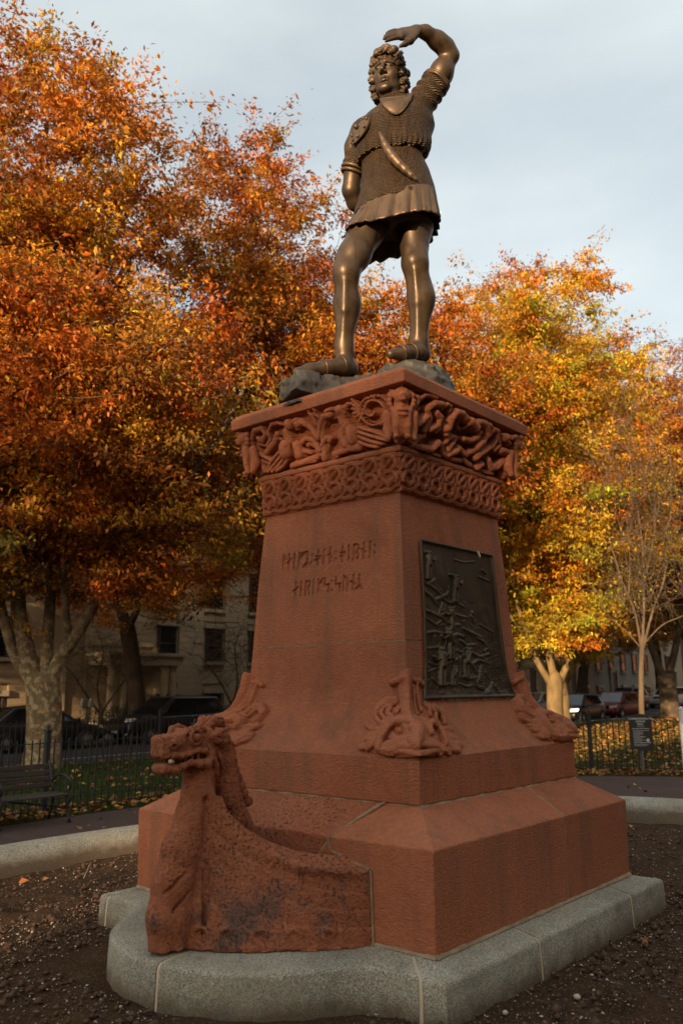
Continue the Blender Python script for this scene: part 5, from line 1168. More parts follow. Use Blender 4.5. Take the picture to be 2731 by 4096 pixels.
# bench frame: local x runs along the bench (world +y), local y points away from the statue side
Lb = .95
for i in range(5): yy = -.26+i*.085; m = MB(); m.box(-Lb,Lb,yy,yy+.068,.315+.004*abs(2-i),.340+.004*abs(2-i)); m.obj('seat_slat', M_WOOD, BN, bevel=.006)
for i in range(4): z = .40+i*.075; yy = .175+.028*i; m = MB(); m.box(-Lb,Lb,yy,yy+.024,z,z+.060); m.obj('back_slat', M_WOOD, BN, bevel=.006)
def bench_end(x):
    m = MB(); t = lambda pts, r: m.tube([(x, a, b) for a, b in pts], r, 8)
    t([(-.25,.335),(-.255,.28),(-.20,.20),(-.21,.12),(-.25,.06),(-.27,.012)], [.020,.018,.017,.016,.017,.024])
    t([(.14,.335),(.13,.25),(.15,.15),(.20,.06),(.22,.012)], [.020,.018,.017,.017,.022])
    t([(-.25,.325),(-.05,.31),(.14,.325)], .017); t([(.14,.33),(.17,.42),(.22,.56),(.27,.70),(.275,.725)], [.02,.018,.017,.015,.012])
    t([(.19,.46),(.08,.545),(-.06,.565),(-.18,.545),(-.25,.48),(-.24,.40),(-.17,.375),(-.12,.41),(-.14,.45)], [.014,.016,.017,.018,.018,.016,.014,.012,.010])
    t([(-.20,.20),(-.05,.16),(.14,.20)], .012); t([(-.22,.34),(-.21,.40)], .014)
    return m.obj('cast_iron_end', M_IRON, BN, True)
bench_end(.91); bench_end(-.91); bench_end(0.0)
m = MB(); m.beam((-.91,-.05,.165),(-.2,-.05,.30),.015,.02); m.obj('brace', M_IRON, BN); m = MB(); m.beam((.91,-.05,.165),(.2,-.05,.30),.015,.02); m.obj('brace', M_IRON, BN)
# ------------------------------------------------------------------ cars
M_TYRE = plain('tyre', (.018,.018,.018), .85); M_RIM = plain('alloy', (.50,.49,.47), .35, metal=.8); M_CHROME = plain('chrome', (.6,.6,.58), .2, metal=1.0)
M_LENS = plain('head_lamp_glass', (.62,.60,.55), .15, spec=.8); M_TRIM = plain('black_trim', (.012,.012,.012), .5); M_TAIL = plain('tail_lamp', (.35,.02,.015), .25); M_PLATE = plain('number_plate', (.6,.6,.58), .5)
_g = NT('car_glass'); M_GLASS = _g.done((.012,.014,.015), .06, None, 0, .8)
def paintwork(name, c, rough=.28): return plain(name, c, rough, var=.04, spec=.6)
def wheel_meshes(r, w):
    m = MB(); n = 24; prof = [(r*.62,-w/2),(r*.93,-w/2),(r,-w*.36),(r,w*.36),(r*.93,w/2),(r*.62,w/2)]
    V = []; Fq = []
    for (rr_, y) in prof:
        for k in range(n): a = 2*math.pi*k/n; V.append((rr_*math.cos(a), y, rr_*math.sin(a)))
    for i in range(len(prof)-1):
        for k in range(n): Fq.append((i*n+k, i*n+(k+1)%n, (i+1)*n+(k+1)%n, (i+1)*n+k))
    m.add(V, Fq); tyre = m.me('tyre', True)
    m = MB(); yo = -w*.42
    for k in range(9):
        a = 2*math.pi*k/9; m.beam((.05*math.cos(a), yo, .05*math.sin(a)), (r*.60*math.cos(a), yo+.02, r*.60*math.sin(a)), .045, .02, (0,1,0))
    m.add([(.07*math.cos(a), yo-.012, .07*math.sin(a)) for a in np.linspace(0,6.283,13)[:-1]], [tuple(range(12))])
    V = []; Fq = []
    for (rr_, y) in ((r*.56,yo),(r*.66,yo),(r*.66,w*.3),(r*.56,w*.3)):
        for k in range(n): a = 2*math.pi*k/n; V.append((rr_*math.cos(a), y, rr_*math.sin(a)))
    for i in range(3):
        for k in range(n): Fq.append((i*n+k, i*n+(k+1)%n, (i+1)*n+(k+1)%n, (i+1)*n+k))
    m.add(V, Fq); rim = m.me('rim')
    m = MB(); m.add([(r*.6*math.cos(a), w*.1, r*.6*math.sin(a)) for a in np.linspace(0,6.283,25)[:-1]], [tuple(range(24))]); back = m.me('brake_disc')
    return tyre, rim, back
WH = wheel_meshes(.325, .22)
_l = NT('lit_head_lamp'); M_LIT = _l.done((.9,.85,.7), .3, None, 0, .5, Emission_Color=(1.0,.86,.62), Emission_Strength=7.0)
def car(label, paint_m, loc, rz, kind='sedan', s=1.0, lit=False):
    """local +x is the nose"""
    o = thing('parked_car', label, 'car', loc, rz, 'cars on the street'); o.scale = (s, s, s)
    L_, Wd = {'sedan': (4.75,.90), 'suv': (4.65,.93), 'hatch': (4.2,.88)}[kind]; h = L_/2
    belt, roof = {'sedan': (.93,1.42), 'suv': (1.08,1.66), 'hatch': (.98,1.48)}[kind]
    hood = belt-.05; gr = .24 if kind == 'suv' else .18
    # body: stations along the length, ring of half-section points
    if kind == 'sedan': st = [(-h,.50,.80,.78),(-h+.10,.34,.90,.86),(-h+.7,.22,.955,.90),(-1.2,.20,.94,.90),(0,.20,belt,.90),(.9,.20,.93,.90),(1.45,.20,.87,.89),(h-.45,.20,.78,.86),(h-.08,.26,.66,.78),(h,.36,.54,.70)]
    elif kind == 'suv': st = [(-h,.48,1.0,.82),(-h+.10,.34,1.08,.89),(-h+.6,.26,1.09,.92),(-1.2,.25,1.08,.93),(0,.25,1.06,.93),(.9,.25,1.06,.93),(1.4,.25,1.02,.92),(h-.40,.26,.94,.89),(h-.08,.32,.82,.82),(h,.40,.70,.75)]
    else: st = [(-h,.45,.92,.78),(-h+.10,.34,.98,.85),(-h+.5,.24,.99,.88),(-1.1,.22,.98,.88),(0,.21,.96,.88),(.8,.21,.95,.88),(1.3,.21,.89,.87),(h-.38,.22,.80,.84),(h-.08,.28,.68,.77),(h,.36,.56,.70)]
    V = []; Fq = []; npt = 10
    for (x, zb, zt, w) in st:
        zm = zb+(zt-zb)*.48
        half = [(w*.86,zb),(w*.985,zb+.08),(w,zm),(w*.985,zm+(zt-zm)*.6),(w*.90,zt)]
        ring = [(-a,b) for a,b in half]+[(a,b) for a,b in half[::-1]]
        V += [(x,a,b) for a,b in ring]
    for i in range(len(st)-1):
        for k in range(npt): Fq.append((i*npt+k, i*npt+(k+1)%npt, (i+1)*npt+(k+1)%npt, (i+1)*npt+k))
    Fq += [tuple(range(npt)), tuple(range((len(st)-1)*npt+npt-1, (len(st)-1)*npt-1, -1))]
    m = MB(); m.add(V, Fq); b = m.obj('body', paint_m, o, True); sd = b.modifiers.new('s','SUBSURF'); sd.levels = 1; sd.render_levels = 2
    # cabin
    if kind == 'sedan': cb = (-1.85,-1.05,.35,1.30)
    elif kind == 'suv': cb = (-2.20,-1.95,.30,1.10)
    else: cb = (-2.0,-1.55,.28,1.15)
    wB, wR = Wd*.90, Wd*.70; zb = belt-.06
    P = [(cb[0],-wB,zb),(cb[3],-wB,zb-.02),(cb[3],wB,zb-.02),(cb[0],wB,zb),(cb[1],-wR,roof-.03),(cb[2],-wR,roof-.02),(cb[2],wR,roof-.02),(cb[1],wR,roof-.03)]
    m = MB(); m.add(P, [(0,1,5,4),(1,2,6,5),(2,3,7,6),(3,0,4,7),(4,5,6,7)]); cbn = m.obj('cabin', paint_m, o, True, .06, 3)
    m = MB(); m.add([(cb[1]+.05,-wR+.05,roof-.032),(cb[2]-.03,-wR+.05,roof-.022),(cb[2]-.03,wR-.05,roof-.022),(cb[1]+.05,wR-.05,roof-.032),((cb[1]+cb[2])/2,0,roof+.035)],[(0,1,4),(1,2,4),(2,3,4),(3,0,4)]); m.obj('roof', paint_m, o, True)
    def lerp3(a, b, t): return tuple(a[i]+(b[i]-a[i])*t for i in range(3))
    def quad(p0, p1, p2, p3, u0, u1, v0, v1, nrm, name):
        def Q(u, v): return lerp3(lerp3(p0,p1,u), lerp3(p3,p2,u), v)
        q = [Q(u0,v0),Q(u1,v0),Q(u1,v1),Q(u0,v1)]; q = [tuple(c+n_*.012 for c, n_ in zip(p, nrm)) for p in q]
        m = MB(); m.add(q+[tuple(c-n_*.02 for c, n_ in zip(p, nrm)) for p in q], [(0,1,2,3),(7,6,5,4),(0,4,5,1),(1,5,6,2),(2,6,7,3),(3,7,4,0)]); return m.obj(name, M_GLASS, o)
    mid = .52
    for sgn, (a0, a1, a2, a3) in ((-1,(P[0],P[1],P[5],P[4])),(1,(P[3],P[2],P[6],P[7]))):
        nv = (0, sgn*.93, .35)
        quad(a0,a1,a2,a3,.10,mid-.012,.12,.90,nv,'side_window'); quad(a0,a1,a2,a3,mid+.012,.90,.12,.90,nv,'side_window')
    quad(P[1],P[2],P[6],P[5],.06,.94,.08,.93,(.6,0,.8),'windscreen'); quad(P[0],P[3],P[7],P[4],.08,.92,.15,.90,(-.6,0,.75),'rear_window')
    # wheels with dark arches
    wb = {'sedan': 1.42, 'suv': 1.40, 'hatch': 1.30}[kind]
    for x in (-wb, wb+.02):
        for sgn in (-1, 1):
            m = MB(); m.add([(x+.385*math.cos(a), sgn*(Wd*1.005), .33+.385*math.sin(a)) for a in np.linspace(-.25,math.pi+.25,20)]+[(x+.36*math.cos(a), sgn*(Wd*.7), .33+.36*math.sin(a)) for a in np.linspace(-.25,math.pi+.25,20)],[tuple(range(20))]+[(i,i+1,i+21,i+20) for i in range(19)]); m.obj('wheel_arch', M_TRIM, o)
            w = ob('wheel', WH[0], M_TYRE, o); w.location = (x, sgn*(Wd-.085), .325); w.rotation_euler = (0,0,0 if sgn < 0 else math.pi)
            ob('rim', WH[1], M_RIM, w); ob('brake_disc', WH[2], M_TRIM, w)
    # lamps, grille, plates, mirrors, sills
    zl = {'sedan': .66, 'suv': .84, 'hatch': .70}[kind]
    for sgn in (-1,1):
        m = MB(); m.add([(h-.06,sgn*.46,zl-.05),(h-.22,sgn*.80,zl-.02),(h-.30,sgn*.82,zl+.09),(h-.12,sgn*.48,zl+.06),(h-.20,sgn*.46,zl-.05),(h-.34,sgn*.76,zl-.02),(h-.40,sgn*.76,zl+.09),(h-.26,sgn*.48,zl+.06)],[(0,1,2,3),(7,6,5,4),(0,4,5,1),(1,5,6,2),(2,6,7,3),(3,7,4,0)]); m.obj('headlight', M_LIT if lit else M_LENS, o, bevel=.01)
        m = MB(); m.box(h-.16,h-.055,sgn*.62-.07,sgn*.62+.07,.36,.42); m.obj('fog_lamp', M_LENS, o, bevel=.01)
        m = MB(); m.box(-h+.0,-h+.12,sgn*.68-.12,sgn*.68+.12,zl+.06,zl+.20); m.obj('tail_light', M_TAIL, o, bevel=.02)
        m = MB(); m.box(cb[3]-.32,cb[3]-.16,sgn*(Wd+.02)-.07,sgn*(Wd+.02)+.07,zb+.02,zb+.14); m.obj('mirror', paint_m, o, True, .03)
        m = MB(); m.box(-.98,.98,sgn*(Wd*.965)-.03,sgn*(Wd*.965)+.03,.20,.27); m.obj('sill', M_TRIM, o)
        for dx in (-.45,.45): m = MB(); m.box(dx-.12,dx+.06,sgn*Wd*.985-.02,sgn*Wd*.985+.02,belt-.17,belt-.145); m.obj('door_handle', M_CHROME, o)
    m = MB()
    for i in range(5): m.box(h-.10,h-.035,-.40,.40,zl-.10+i*.035,zl-.085+i*.035)
    m.box(h-.16,h-.06,-.42,.42,zl-.12,zl+.07); m.obj('grille', M_TRIM, o)
    m = MB(); m.box(h-.03,h+.012,-.16,.16,.40,.49); m.obj('number_plate', M_PLATE, o); m = MB(); m.box(-h-.012,-h+.03,-.16,.16,.62,.71); m.obj('number_plate', M_PLATE, o)
    return o
KC = paintwork('black_paint', (.010,.010,.011)); KG = paintwork('silver_paint', (.30,.30,.29)); KR = paintwork('red_paint', (.17,.010,.012)); KW = paintwork('white_paint_car', (.62,.62,.60)); KB = paintwork('dark_blue_paint', (.012,.014,.022))
car('black saloon car parked behind the mottled tree trunk', KC, (-20.9,9.35,RZ), R(90), 'sedan', .93)
car('black off-roader parked with its headlights toward the mottled tree', KB, (-20.75,14.35,RZ), R(-90), 'suv', .93)
car('black car facing the park beside the yellow tree trunk', KC, (-14.75,34.3,RZ), R(-86), 'hatch', .95, lit=True)
car('red car just behind the black car facing the park', KR, (-15.3,40.4,RZ), R(-90), 'hatch', .98)
car('grey car behind the yellow tree trunk', KG, (-20.9,42.0,RZ), R(-90), 'hatch', .95)
car('black off-roader between the red car and the bare young tree', KB, (-20.7,55.2,RZ), R(-90), 'suv', .98)
car('white off-roader parked right of the bare young tree', KW, (-20.7,63.6,RZ), R(-90), 'suv', .98)
car('dark car at the right edge beyond the last trunk', KC, (-20.7,70.5,RZ), R(-90), 'sedan', .98)
# ------------------------------------------------------------------ row of town houses across the street
HX = -28.0
def housemat(name, c, brick=False):
    m = NT(name); n = m.noise(.5,5); n2 = m.noise(12,4); col = m.ramp(n,[(.3,tuple(v*.8 for v in c)),(.7,tuple(v*1.12 for v in c))]); col = m.mix(.2,col,m.ramp(n2,[(.3,tuple(v*.6 for v in c)),(.7,tuple(min(1,v*1.3) for v in c))]))
    h = m.bump(n2,.3,.01)
    if brick:
        b = m.n('ShaderNodeTexBrick'); b.inputs['Scale'].default_value = 1.0; b.inputs['Brick Width'].default_value=.22; b.inputs['Row Height'].default_value=.075; b.inputs['Mortar Size'].default_value=.008
        mpn = m.n('ShaderNodeMapping'); mpn.inputs['Rotation'].default_value=(0,R(90),R(90)); m.l(m.co,mpn.inputs['Vector']); m.l(mpn.outputs[0],b.inputs['Vector'])
        b.inputs['Color1'].default_value=rgb(tuple(v*.75 for v in c)); b.inputs['Color2'].default_value=rgb(tuple(v*1.15 for v in c)); b.inputs['Mortar'].default_value=(.30,.26,.22,1); col = m.mix(.6,col,b.outputs['Color'])
    return m.done(col,.88,h,0,.25)
M_TRIMST = housemat('pale_limestone', (.47,.385,.26)); M_PANE = NT('window_glass').done((.016,.018,.020), .08, None, 0, .7); M_FRAME = plain('dark_frame', (.05,.042,.035), .6)
M_SLATE = plain('slate', (.07,.068,.07), .7, var=.3, sc=4)
def window(parent, y, z0, w, h, arched=False, rel=0, trim=True, bars=True):
    x = HX+.02; L0 = parent.location
    m = MB()
    if arched:
        top = [(y+w/2*math.cos(a), z0+h-w/2+w/2*math.sin(a)) for a in np.linspace(0,math.pi,9)]; poly = [(y-w/2,z0),(y+w/2,z0)]+top
    else: poly = [(y-w/2,z0),(y+w/2,z0),(y+w/2,z0+h),(y-w/2,z0+h)]
    m.prism(poly,'x',x-.02,x+.012); f = m.obj('window', M_PANE, parent)
    m = MB()
    t = .07
    m.box(x-.02,x+.05,y-w/2,y-w/2+t,z0,z0+h); m.box(x-.02,x+.05,y+w/2-t,y+w/2,z0,z0+h); m.box(x-.02,x+.05,y-w/2+t,y+w/2-t,z0,z0+t)
    if not arched: m.box(x-.02,x+.05,y-w/2+t,y+w/2-t,z0+h-t,z0+h)
    m.box(x-.02,x+.045,y-w/2+t,y+w/2-t,z0+h*.5-.03,z0+h*.5+.03)
    q = m.obj('window_frame', M_FRAME, f); q.location = (0,0,0)
    if trim:
        m = MB(); m.box(x-.02,x+.18,y-w/2-.12,y+w/2+.12,z0-.14,z0); q = m.obj('sill', M_TRIMST, f); q.location = (0,0,0)
        m = MB(); m.box(x-.02,x+.14,y-w/2-.16,y+w/2+.16,z0+h,z0+h+.22); q = m.obj('lintel', M_TRIMST, f); q.location = (0,0,0)
    return f
def house(label, y0, y1, H, mat, rows, ncol, courses=None, door=None, arched_row=-1, skip=(), roofc=M_SLATE, ww=1.0):
    root = thing('town_house', label, 'house', (HX,(y0+y1)/2,-.07), 0, 'row houses across the street', world=True)
    m = MB(); m.box(HX-10,HX-.05,y0,y1,-.07,H); m.obj('wall', mat, root)
    m = MB(); m.box(HX-10.2,HX+.35,y0,y1,H,H+.3); m.box(HX-10,HX+.15,y0,y1,H-.25,H); m.obj('cornice', M_TRIMST, root)
    m = MB(); m.add([(HX-.2,y0+.1,H+.3),(HX-.2,y1-.1,H+.3),(HX-1.6,y1-.3,H+2.4),(HX-1.6,y0+.3,H+2.4),(HX-9.8,y0+.1,H+.3),(HX-9.8,y1-.1,H+.3),(HX-8.4,y1-.3,H+2.4),(HX-8.4,y0+.3,H+2.4)],[(0,1,2,3),(3,2,6,7),(5,4,7,6),(0,3,7,4),(1,5,6,2)]); rf = m.obj('roof', roofc, root)
    m = MB(); m.box(HX-5,HX-3.8,y0+.2,y0+1.0,H,H+3.6); q = m.obj('chimney', mat, rf); q.location = (0,0,0)
    cols = [y0+(y1-y0)*(i+.5)/ncol for i in range(ncol)]; op = []
    for ri, (z, h_) in enumerate(rows):
        for ci, yc in enumerate(cols):
            if (ri, ci) in skip: continue
            window(root, yc, z, ww, h_, arched=(ri == arched_row)); op.append((yc-ww/2-.18, yc+ww/2+.18, z-.16, z+h_+.24))
    if courses:
        z = courses[0]
        while z < courses[1]:
            segs = [(y0+.01, y1-.01)]
            for (a, b, c, d) in op+(courses[3] if len(courses) > 3 else []):
                if c < z+.22 and d > z:
                    ns = []
                    for (p, q) in segs:
                        if b <= p or a >= q: ns.append((p, q))
                        else:
                            if a > p: ns.append((p, a))
                            if b < q: ns.append((b, q))
                    segs = ns
            for (p, q) in segs:
                if q-p > .05: m = MB(); m.box(HX-.06,HX+.035,p,q,z,z+.255); m.obj('stone_course', mat, root)
            z += .27
    if door is not None:
        m = MB(); m.box(HX-.05,HX+.04,door-.55,door+.55,.5,2.75); d = m.obj('door', plain('dark_door',(.035,.022,.016),.5), root)
        m = MB(); m.box(HX-.05,HX+.14,door-.75,door-.55,.5,2.9); m.box(HX-.05,HX+.14,door+.55,door+.75,.5,2.9); m.box(HX-.05,HX+.2,door-.85,door+.85,2.9,3.2); m.obj('door_surround', M_TRIMST, root)
        for i in range(4): m = MB(); m.box(HX+.04,HX+1.6-.35*i,door-.9,door+.9,-.07+.145*i,-.07+.145*(i+1)); m.obj('step', M_TRIMST, root)
    return root
M_CREAM = housemat('cream_stone', (.47,.37,.235)); M_BRICKRED = housemat('red_brick_wall', (.33,.135,.075), True); M_TAN = housemat('tan_stone', (.36,.265,.16)); M_BROWNST = housemat('brownstone_wall', (.16,.085,.06)); M_GREYST = housemat('grey_stone_wall', (.30,.275,.23))
ROWS = [(.75,.62),(2.85,1.62),(5.4,2.0),(8.6,1.9),(11.7,1.6)]
hA = house('pale rusticated stone house with a columned porch behind the dark trunk', 15.6, 27.0, 15.5, M_CREAM, ROWS, 4, (-.05,8.0,0,[(15.7,19.6,-.1,3.3)]), skip=((0,0),(1,0)), ww=1.02)
# its porch
P0 = thing('porch', 'pale porch of paired columns in front of the rusticated house', 'porch', (HX+.9,17.3,-.07), world=True)
for yc in (16.05,16.65,17.15,18.75,19.22):
    m = MB(); m.lathe([(.21,.0),(.21,.10),(.17,.13),(.165,.2),(.15,2.05),(.145,2.15),(.19,2.2),(.20,2.30)],16,(HX+1.3,yc,.30)); m.obj('column', M_TRIMST, P0, True)
m = MB(); m.box(HX+.02,HX+1.62,15.75,19.55,2.60,2.98); m.box(HX+.02,HX+1.78,15.6,19.7,2.98,3.12); m.obj('entablature', M_TRIMST, P0)
m = MB(); m.box(HX+.02,HX+1.75,15.7,19.6,-.07,.30); m.obj('platform', M_TRIMST, P0)
m = MB(); m.box(HX-.04,HX+.05,17.45,18.45,.30,2.5); m.obj('door', plain('porch_door',(.03,.02,.015),.5), P0)
for i in range(3): m = MB(); m.box(HX+1.75+.3*i,HX+2.05+.3*i,17.3,18.6,-.07,.30-.1*(i+1)+.02); m.obj('step', M_TRIMST, P0)
house('tan stone house left of the porch', 4.8, 15.6, 13.5, M_TAN, ROWS, 4, (-.05,3.0), door=13.9, skip=((0,3),(1,3)))
house('tall orange brick house glimpsed through the left crown', -8.5, 4.8, 21.0, M_BRICKRED, ROWS+[(14.5,1.6),(17.4,1.6)], 5, door=-4.0, skip=((0,1),))
house('brownstone house right of the rusticated house', 27.0, 36.0, 14.0, M_BROWNST, ROWS, 3, door=34.5, skip=((0,2),(1,2)))
house('brick house in the middle of the row', 36.0, 46.0, 15.5, M_BRICKRED, ROWS, 4, door=37.2, skip=((0,0),(1,0)))
house('pale stone house behind the yellow tree', 46.0, 56.5, 16.0, M_CREAM, ROWS, 4, (-.05,4.0), door=55.0, skip=((0,3),(1,3)))
house('tan stone house behind the red car', 56.5, 66.0, 15.0, M_TAN, ROWS, 3, (-.05,5.0), door=62.0, skip=((0,1),(1,1)))
house('grey house with arched windows behind the bare young tree', 66.0, 77.0, 16.0, M_GREYST, ROWS, 4, arched_row=1, door=70.5, skip=((0,1),))
house('pale house right of the bare young tree', 77.0, 89.0, 15.0, M_CREAM, ROWS, 4, door=86, skip=((0,3),(1,3)))
house('brownstone house at the far end of the row', 89.0, 104.0, 16.0, M_BROWNST, ROWS, 5, door=99, skip=((0,3),(1,3)))
house('brick house closing the far end of the row', 104.0, 140.0, 16.0, M_BRICKRED, ROWS, 10)
# the opposite side of the avenue, out of the picture
for lab, ya, yb, mt in (('brick house across the avenue behind the viewer',-60,-20,M_BRICKRED),('pale stone houses across the avenue beside the viewer',-20,25,M_TAN),('brownstone houses across the avenue, far end',25,80,M_BROWNST)):
    root = thing('town_house', lab, 'house', (33,(ya+yb)/2,-.07), 0, 'houses across the avenue', world=True); m = MB(); m.box(28,38,ya,yb,-.07,15); m.obj('wall', mt, root); m = MB(); m.box(27.7,38.2,ya,yb,15,15.4); m.obj('cornice', M_TRIMST, root)
root = thing('town_house', 'brick block closing the avenue, out of the picture', 'house', (5,165,-.3), 0, 'houses across the avenue', world=True); m = MB(); m.box(-25,45,160,172,-.3,17); m.obj('wall', M_BRICKRED, root); m = MB(); m.box(-25.3,45.3,159.7,172.3,17,17.5); m.obj('cornice', M_TRIMST, root)
# railings, hedge, urn, parking meter
M_HEDGE = leaf_mat('hedge_leaf', .2, .6)
def shrub(label, c, rad, n, cols, seed, name='shrub', cat='shrub', grp='shrubs before the houses'):
    root = thing(name, label, cat, (c[0],c[1],c[2]), 0, grp); r = np.random.default_rng(seed)
    d = r.normal(size=(n,3)); d /= np.linalg.norm(d,axis=1)[:,None]; P = d*np.array(rad)*(r.random((n,1))**.35)*(1+.18*wob(d[:,0],d[:,1],d[:,2],5.0)[:,None]); P[:,2] += rad[2]*.95; P = P[P[:,2] > .02]; n = len(P)
    V, Fq = leaf_cloud(P, r.uniform(.05,.1,n), r.uniform(0,6.28,n), r.normal(size=n)*.7, .2, seed); me = me_np('foliage', V, Fq); paint(me, pick(r,n,cols,[1]*len(cols)),4); ob('foliage', me, M_HEDGE, root)
    m = MB()
    for k in range(5): a = k*1.3; m.tube([(0,0,0),(rad[0]*.3*math.cos(a),rad[1]*.3*math.sin(a),rad[2]*.9)],[.03,.012],5)
    m.obj('stem', plain('shrub_stem',(.07,.05,.035),.9), root); return root
GRN = [(.035,.06,.015),(.05,.075,.02),(.025,.045,.012)]
shrub('long clipped hedge before the porch of the rusticated house', (-25.6,16.2,-.07), (.7,2.2,.55), 5000, GRN, 51, 'hedge', 'hedge'); shrub('round dark shrub between the porch and the dark trunk', (-25.4,18.4,-.07), (.6,.6,.7), 2600, GRN, 52); shrub('green shrub spilling over at the left edge beyond the trunk', (-22.9,8.5,1.15), (.7,.7,.40), 3000, [(.06,.12,.02),(.09,.15,.03)], 53); shrub('low dark shrub under the wall of the rusticated house', (-25.5,21.4,-.07), (.8,1.5,.45), 3600, GRN, 54)
shrub('brown shrub in front of the grey arched house', (-25.6,71,-.07),(.9,1.8,.8),2600,[(.06,.045,.02),(.08,.05,.02)],55)
m = MB(); m.lathe([(.26,0),(.26,.06),(.13,.12),(.10,.25),(.16,.36),(.30,.55),(.36,.78),(.34,.82),(.27,.80)],18); U = thing('stone_urn','pale stone urn on a block at the left edge','urn',(-22.9,8.5,-.07)); o = m.obj('urn_bowl', M_TRIMST, U, True); o.location = (0,0,.5)
m = MB(); m.box(-.35,.35,-.35,.35,0,.5); m.obj('block', M_TRIMST, U, bevel=.02)
PM = thing('parking_meter', 'double headed grey parking meter between the two parked black cars', 'parking meter', (-22.25,12.05,-.07))
m = MB(); m.tube([(0,0,0),(0,0,1.05)],.03,8); m.beam((0,-.16,1.05),(0,.16,1.05),.05); m.obj('pole', plain('meter_pole',(.22,.22,.21),.5,metal=.5), PM)
for yy in (-.16,.16): m = MB(); m.box(-.07,.07,yy-.075,yy+.075,1.06,1.28); m.lathe([(.075,0),(.07,.05),(.04,.09),(.0,.10)],12,(0,yy,1.28)); m.obj('meter_head', plain('meter_head',(.38,.38,.37),.4,metal=.5), PM, bevel=.015)
for lab, ya, yb in (('iron railing before the porch and hedge',13.6,17.3),('iron railing before the rusticated wall',19.0,26.0)):
    root = thing('iron_railing', lab, 'railing', (-24.3,ya,-.07), 0, 'railings before the houses', world=True); pm = picket_mesh(.95)
    for y in np.arange(ya,yb,.16): o = ob('picket', pm, M_IRON, root); o.location = (0,y-ya,0)
    for z in (.10,.80): m = MB(); m.beam((-24.3,ya,z-.07),(-24.3,yb,z-.07),.03,.012); m.obj('rail', M_IRON, root)
# ------------------------------------------------------------------ trees
def bark(name, c, mott=False):
    m = NT(name); n = m.noise(5,5,.65,scale3=(1,1,.35)); col = m.ramp(n,[(.3,tuple(v*.55 for v in c)),(.7,tuple(v*1.25 for v in c))]); h = m.bump(n,.8,.03)
    if mott:
        v = m.noise(7.5,4,.6); col = m.mix(m.ramp(v,[(.50,0.0),(.56,1.0)]), col, (.54,.40,.21)); v2 = m.noise(9,3,.6,scale3=(1,1,.8),dist=.4); col = m.mix(m.ramp(v2,[(.60,0.0),(.65,.9)]), col, (.40,.17,.06)); v3 = m.noise(13,3); col = m.mix(m.ramp(v3,[(.62,0.0),(.66,.8)]), col, (.10,.08,.05)); h = m.bump(v,.4,.02,h)
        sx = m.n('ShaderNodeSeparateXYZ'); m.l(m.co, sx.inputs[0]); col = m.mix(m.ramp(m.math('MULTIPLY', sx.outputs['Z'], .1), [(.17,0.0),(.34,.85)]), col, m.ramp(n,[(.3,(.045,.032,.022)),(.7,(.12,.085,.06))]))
    return m.done(col,.9,h,0,.2)
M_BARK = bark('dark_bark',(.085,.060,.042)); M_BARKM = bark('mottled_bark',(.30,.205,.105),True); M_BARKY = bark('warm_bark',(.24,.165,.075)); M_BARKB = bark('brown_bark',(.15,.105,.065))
def spline(pts, k):
    P = np.array(pts, float); n = len(P)
    if n < 3: t = np.linspace(0,1,k+1)[:,None]; return P[0]*(1-t)+P[-1]*t
    out = []
    for i in range(n-1):
        p0,p1,p2,p3 = P[max(i-1,0)],P[i],P[i+1],P[min(i+2,n-1)]
        for q in range(k):
            t = q/k; out.append(.5*((2*p1)+(-p0+p2)*t+(2*p0-5*p1+4*p2-p3)*t*t+(-p0+3*p1-3*p2+p3)*t**3))
    out.append(P[-1]); return np.array(out)
class Tubes:
    def __init__(s): s.V = []; s.F = []; s.n = 0
    def add(s, pts, r0, r1, sides, flare=0.0, rough=0.0, rg=None, pw=1.0):
        P = np.asarray(pts, float); n = len(P); T = np.gradient(P, axis=0); T /= np.maximum(np.linalg.norm(T,axis=1)[:,None],1e-9)
        ref = np.where(np.abs(T[:,2:3]) > .9, np.array([[1.,.2,0]]), np.array([[.1,.15,1.]])); X = np.cross(T, ref); X /= np.maximum(np.linalg.norm(X,axis=1)[:,None],1e-9)
        # keep the frame from flipping
        for i in range(1,n):
            if X[i]@X[i-1] < 0: X[i] = -X[i]
        Y = np.cross(T, X); t = np.linspace(0,1,n)**pw; r = r0+(r1-r0)*t
        if flare: r = r*(1+flare*np.exp(-np.linspace(0,1,n)*9))
        a = np.arange(sides)*2*math.pi/sides; R_ = r[:,None]*np.ones(sides)
        if rough: R_ = R_*(1+rough*wob(P[:,0:1]+np.cos(a)*.3, P[:,1:2]+np.sin(a)*.3, P[:,2:3]*.5, 9.0))
        V = P[:,None]+R_[...,None]*(np.cos(a)[None,:,None]*X[:,None]+np.sin(a)[None,:,None]*Y[:,None])
        s.V.append(V.reshape(-1,3)); i = np.arange(n-1)[:,None]*sides; k = np.arange(sides)[None]; k2 = (k+1) % sides
        s.F.append(np.stack([i+k, i+k2, i+sides+k2, i+sides+k],-1).reshape(-1,4)+s.n); s.n += n*sides
    def mesh(s, name): return me_np(name, np.concatenate(s.V), np.concatenate(s.F), True)
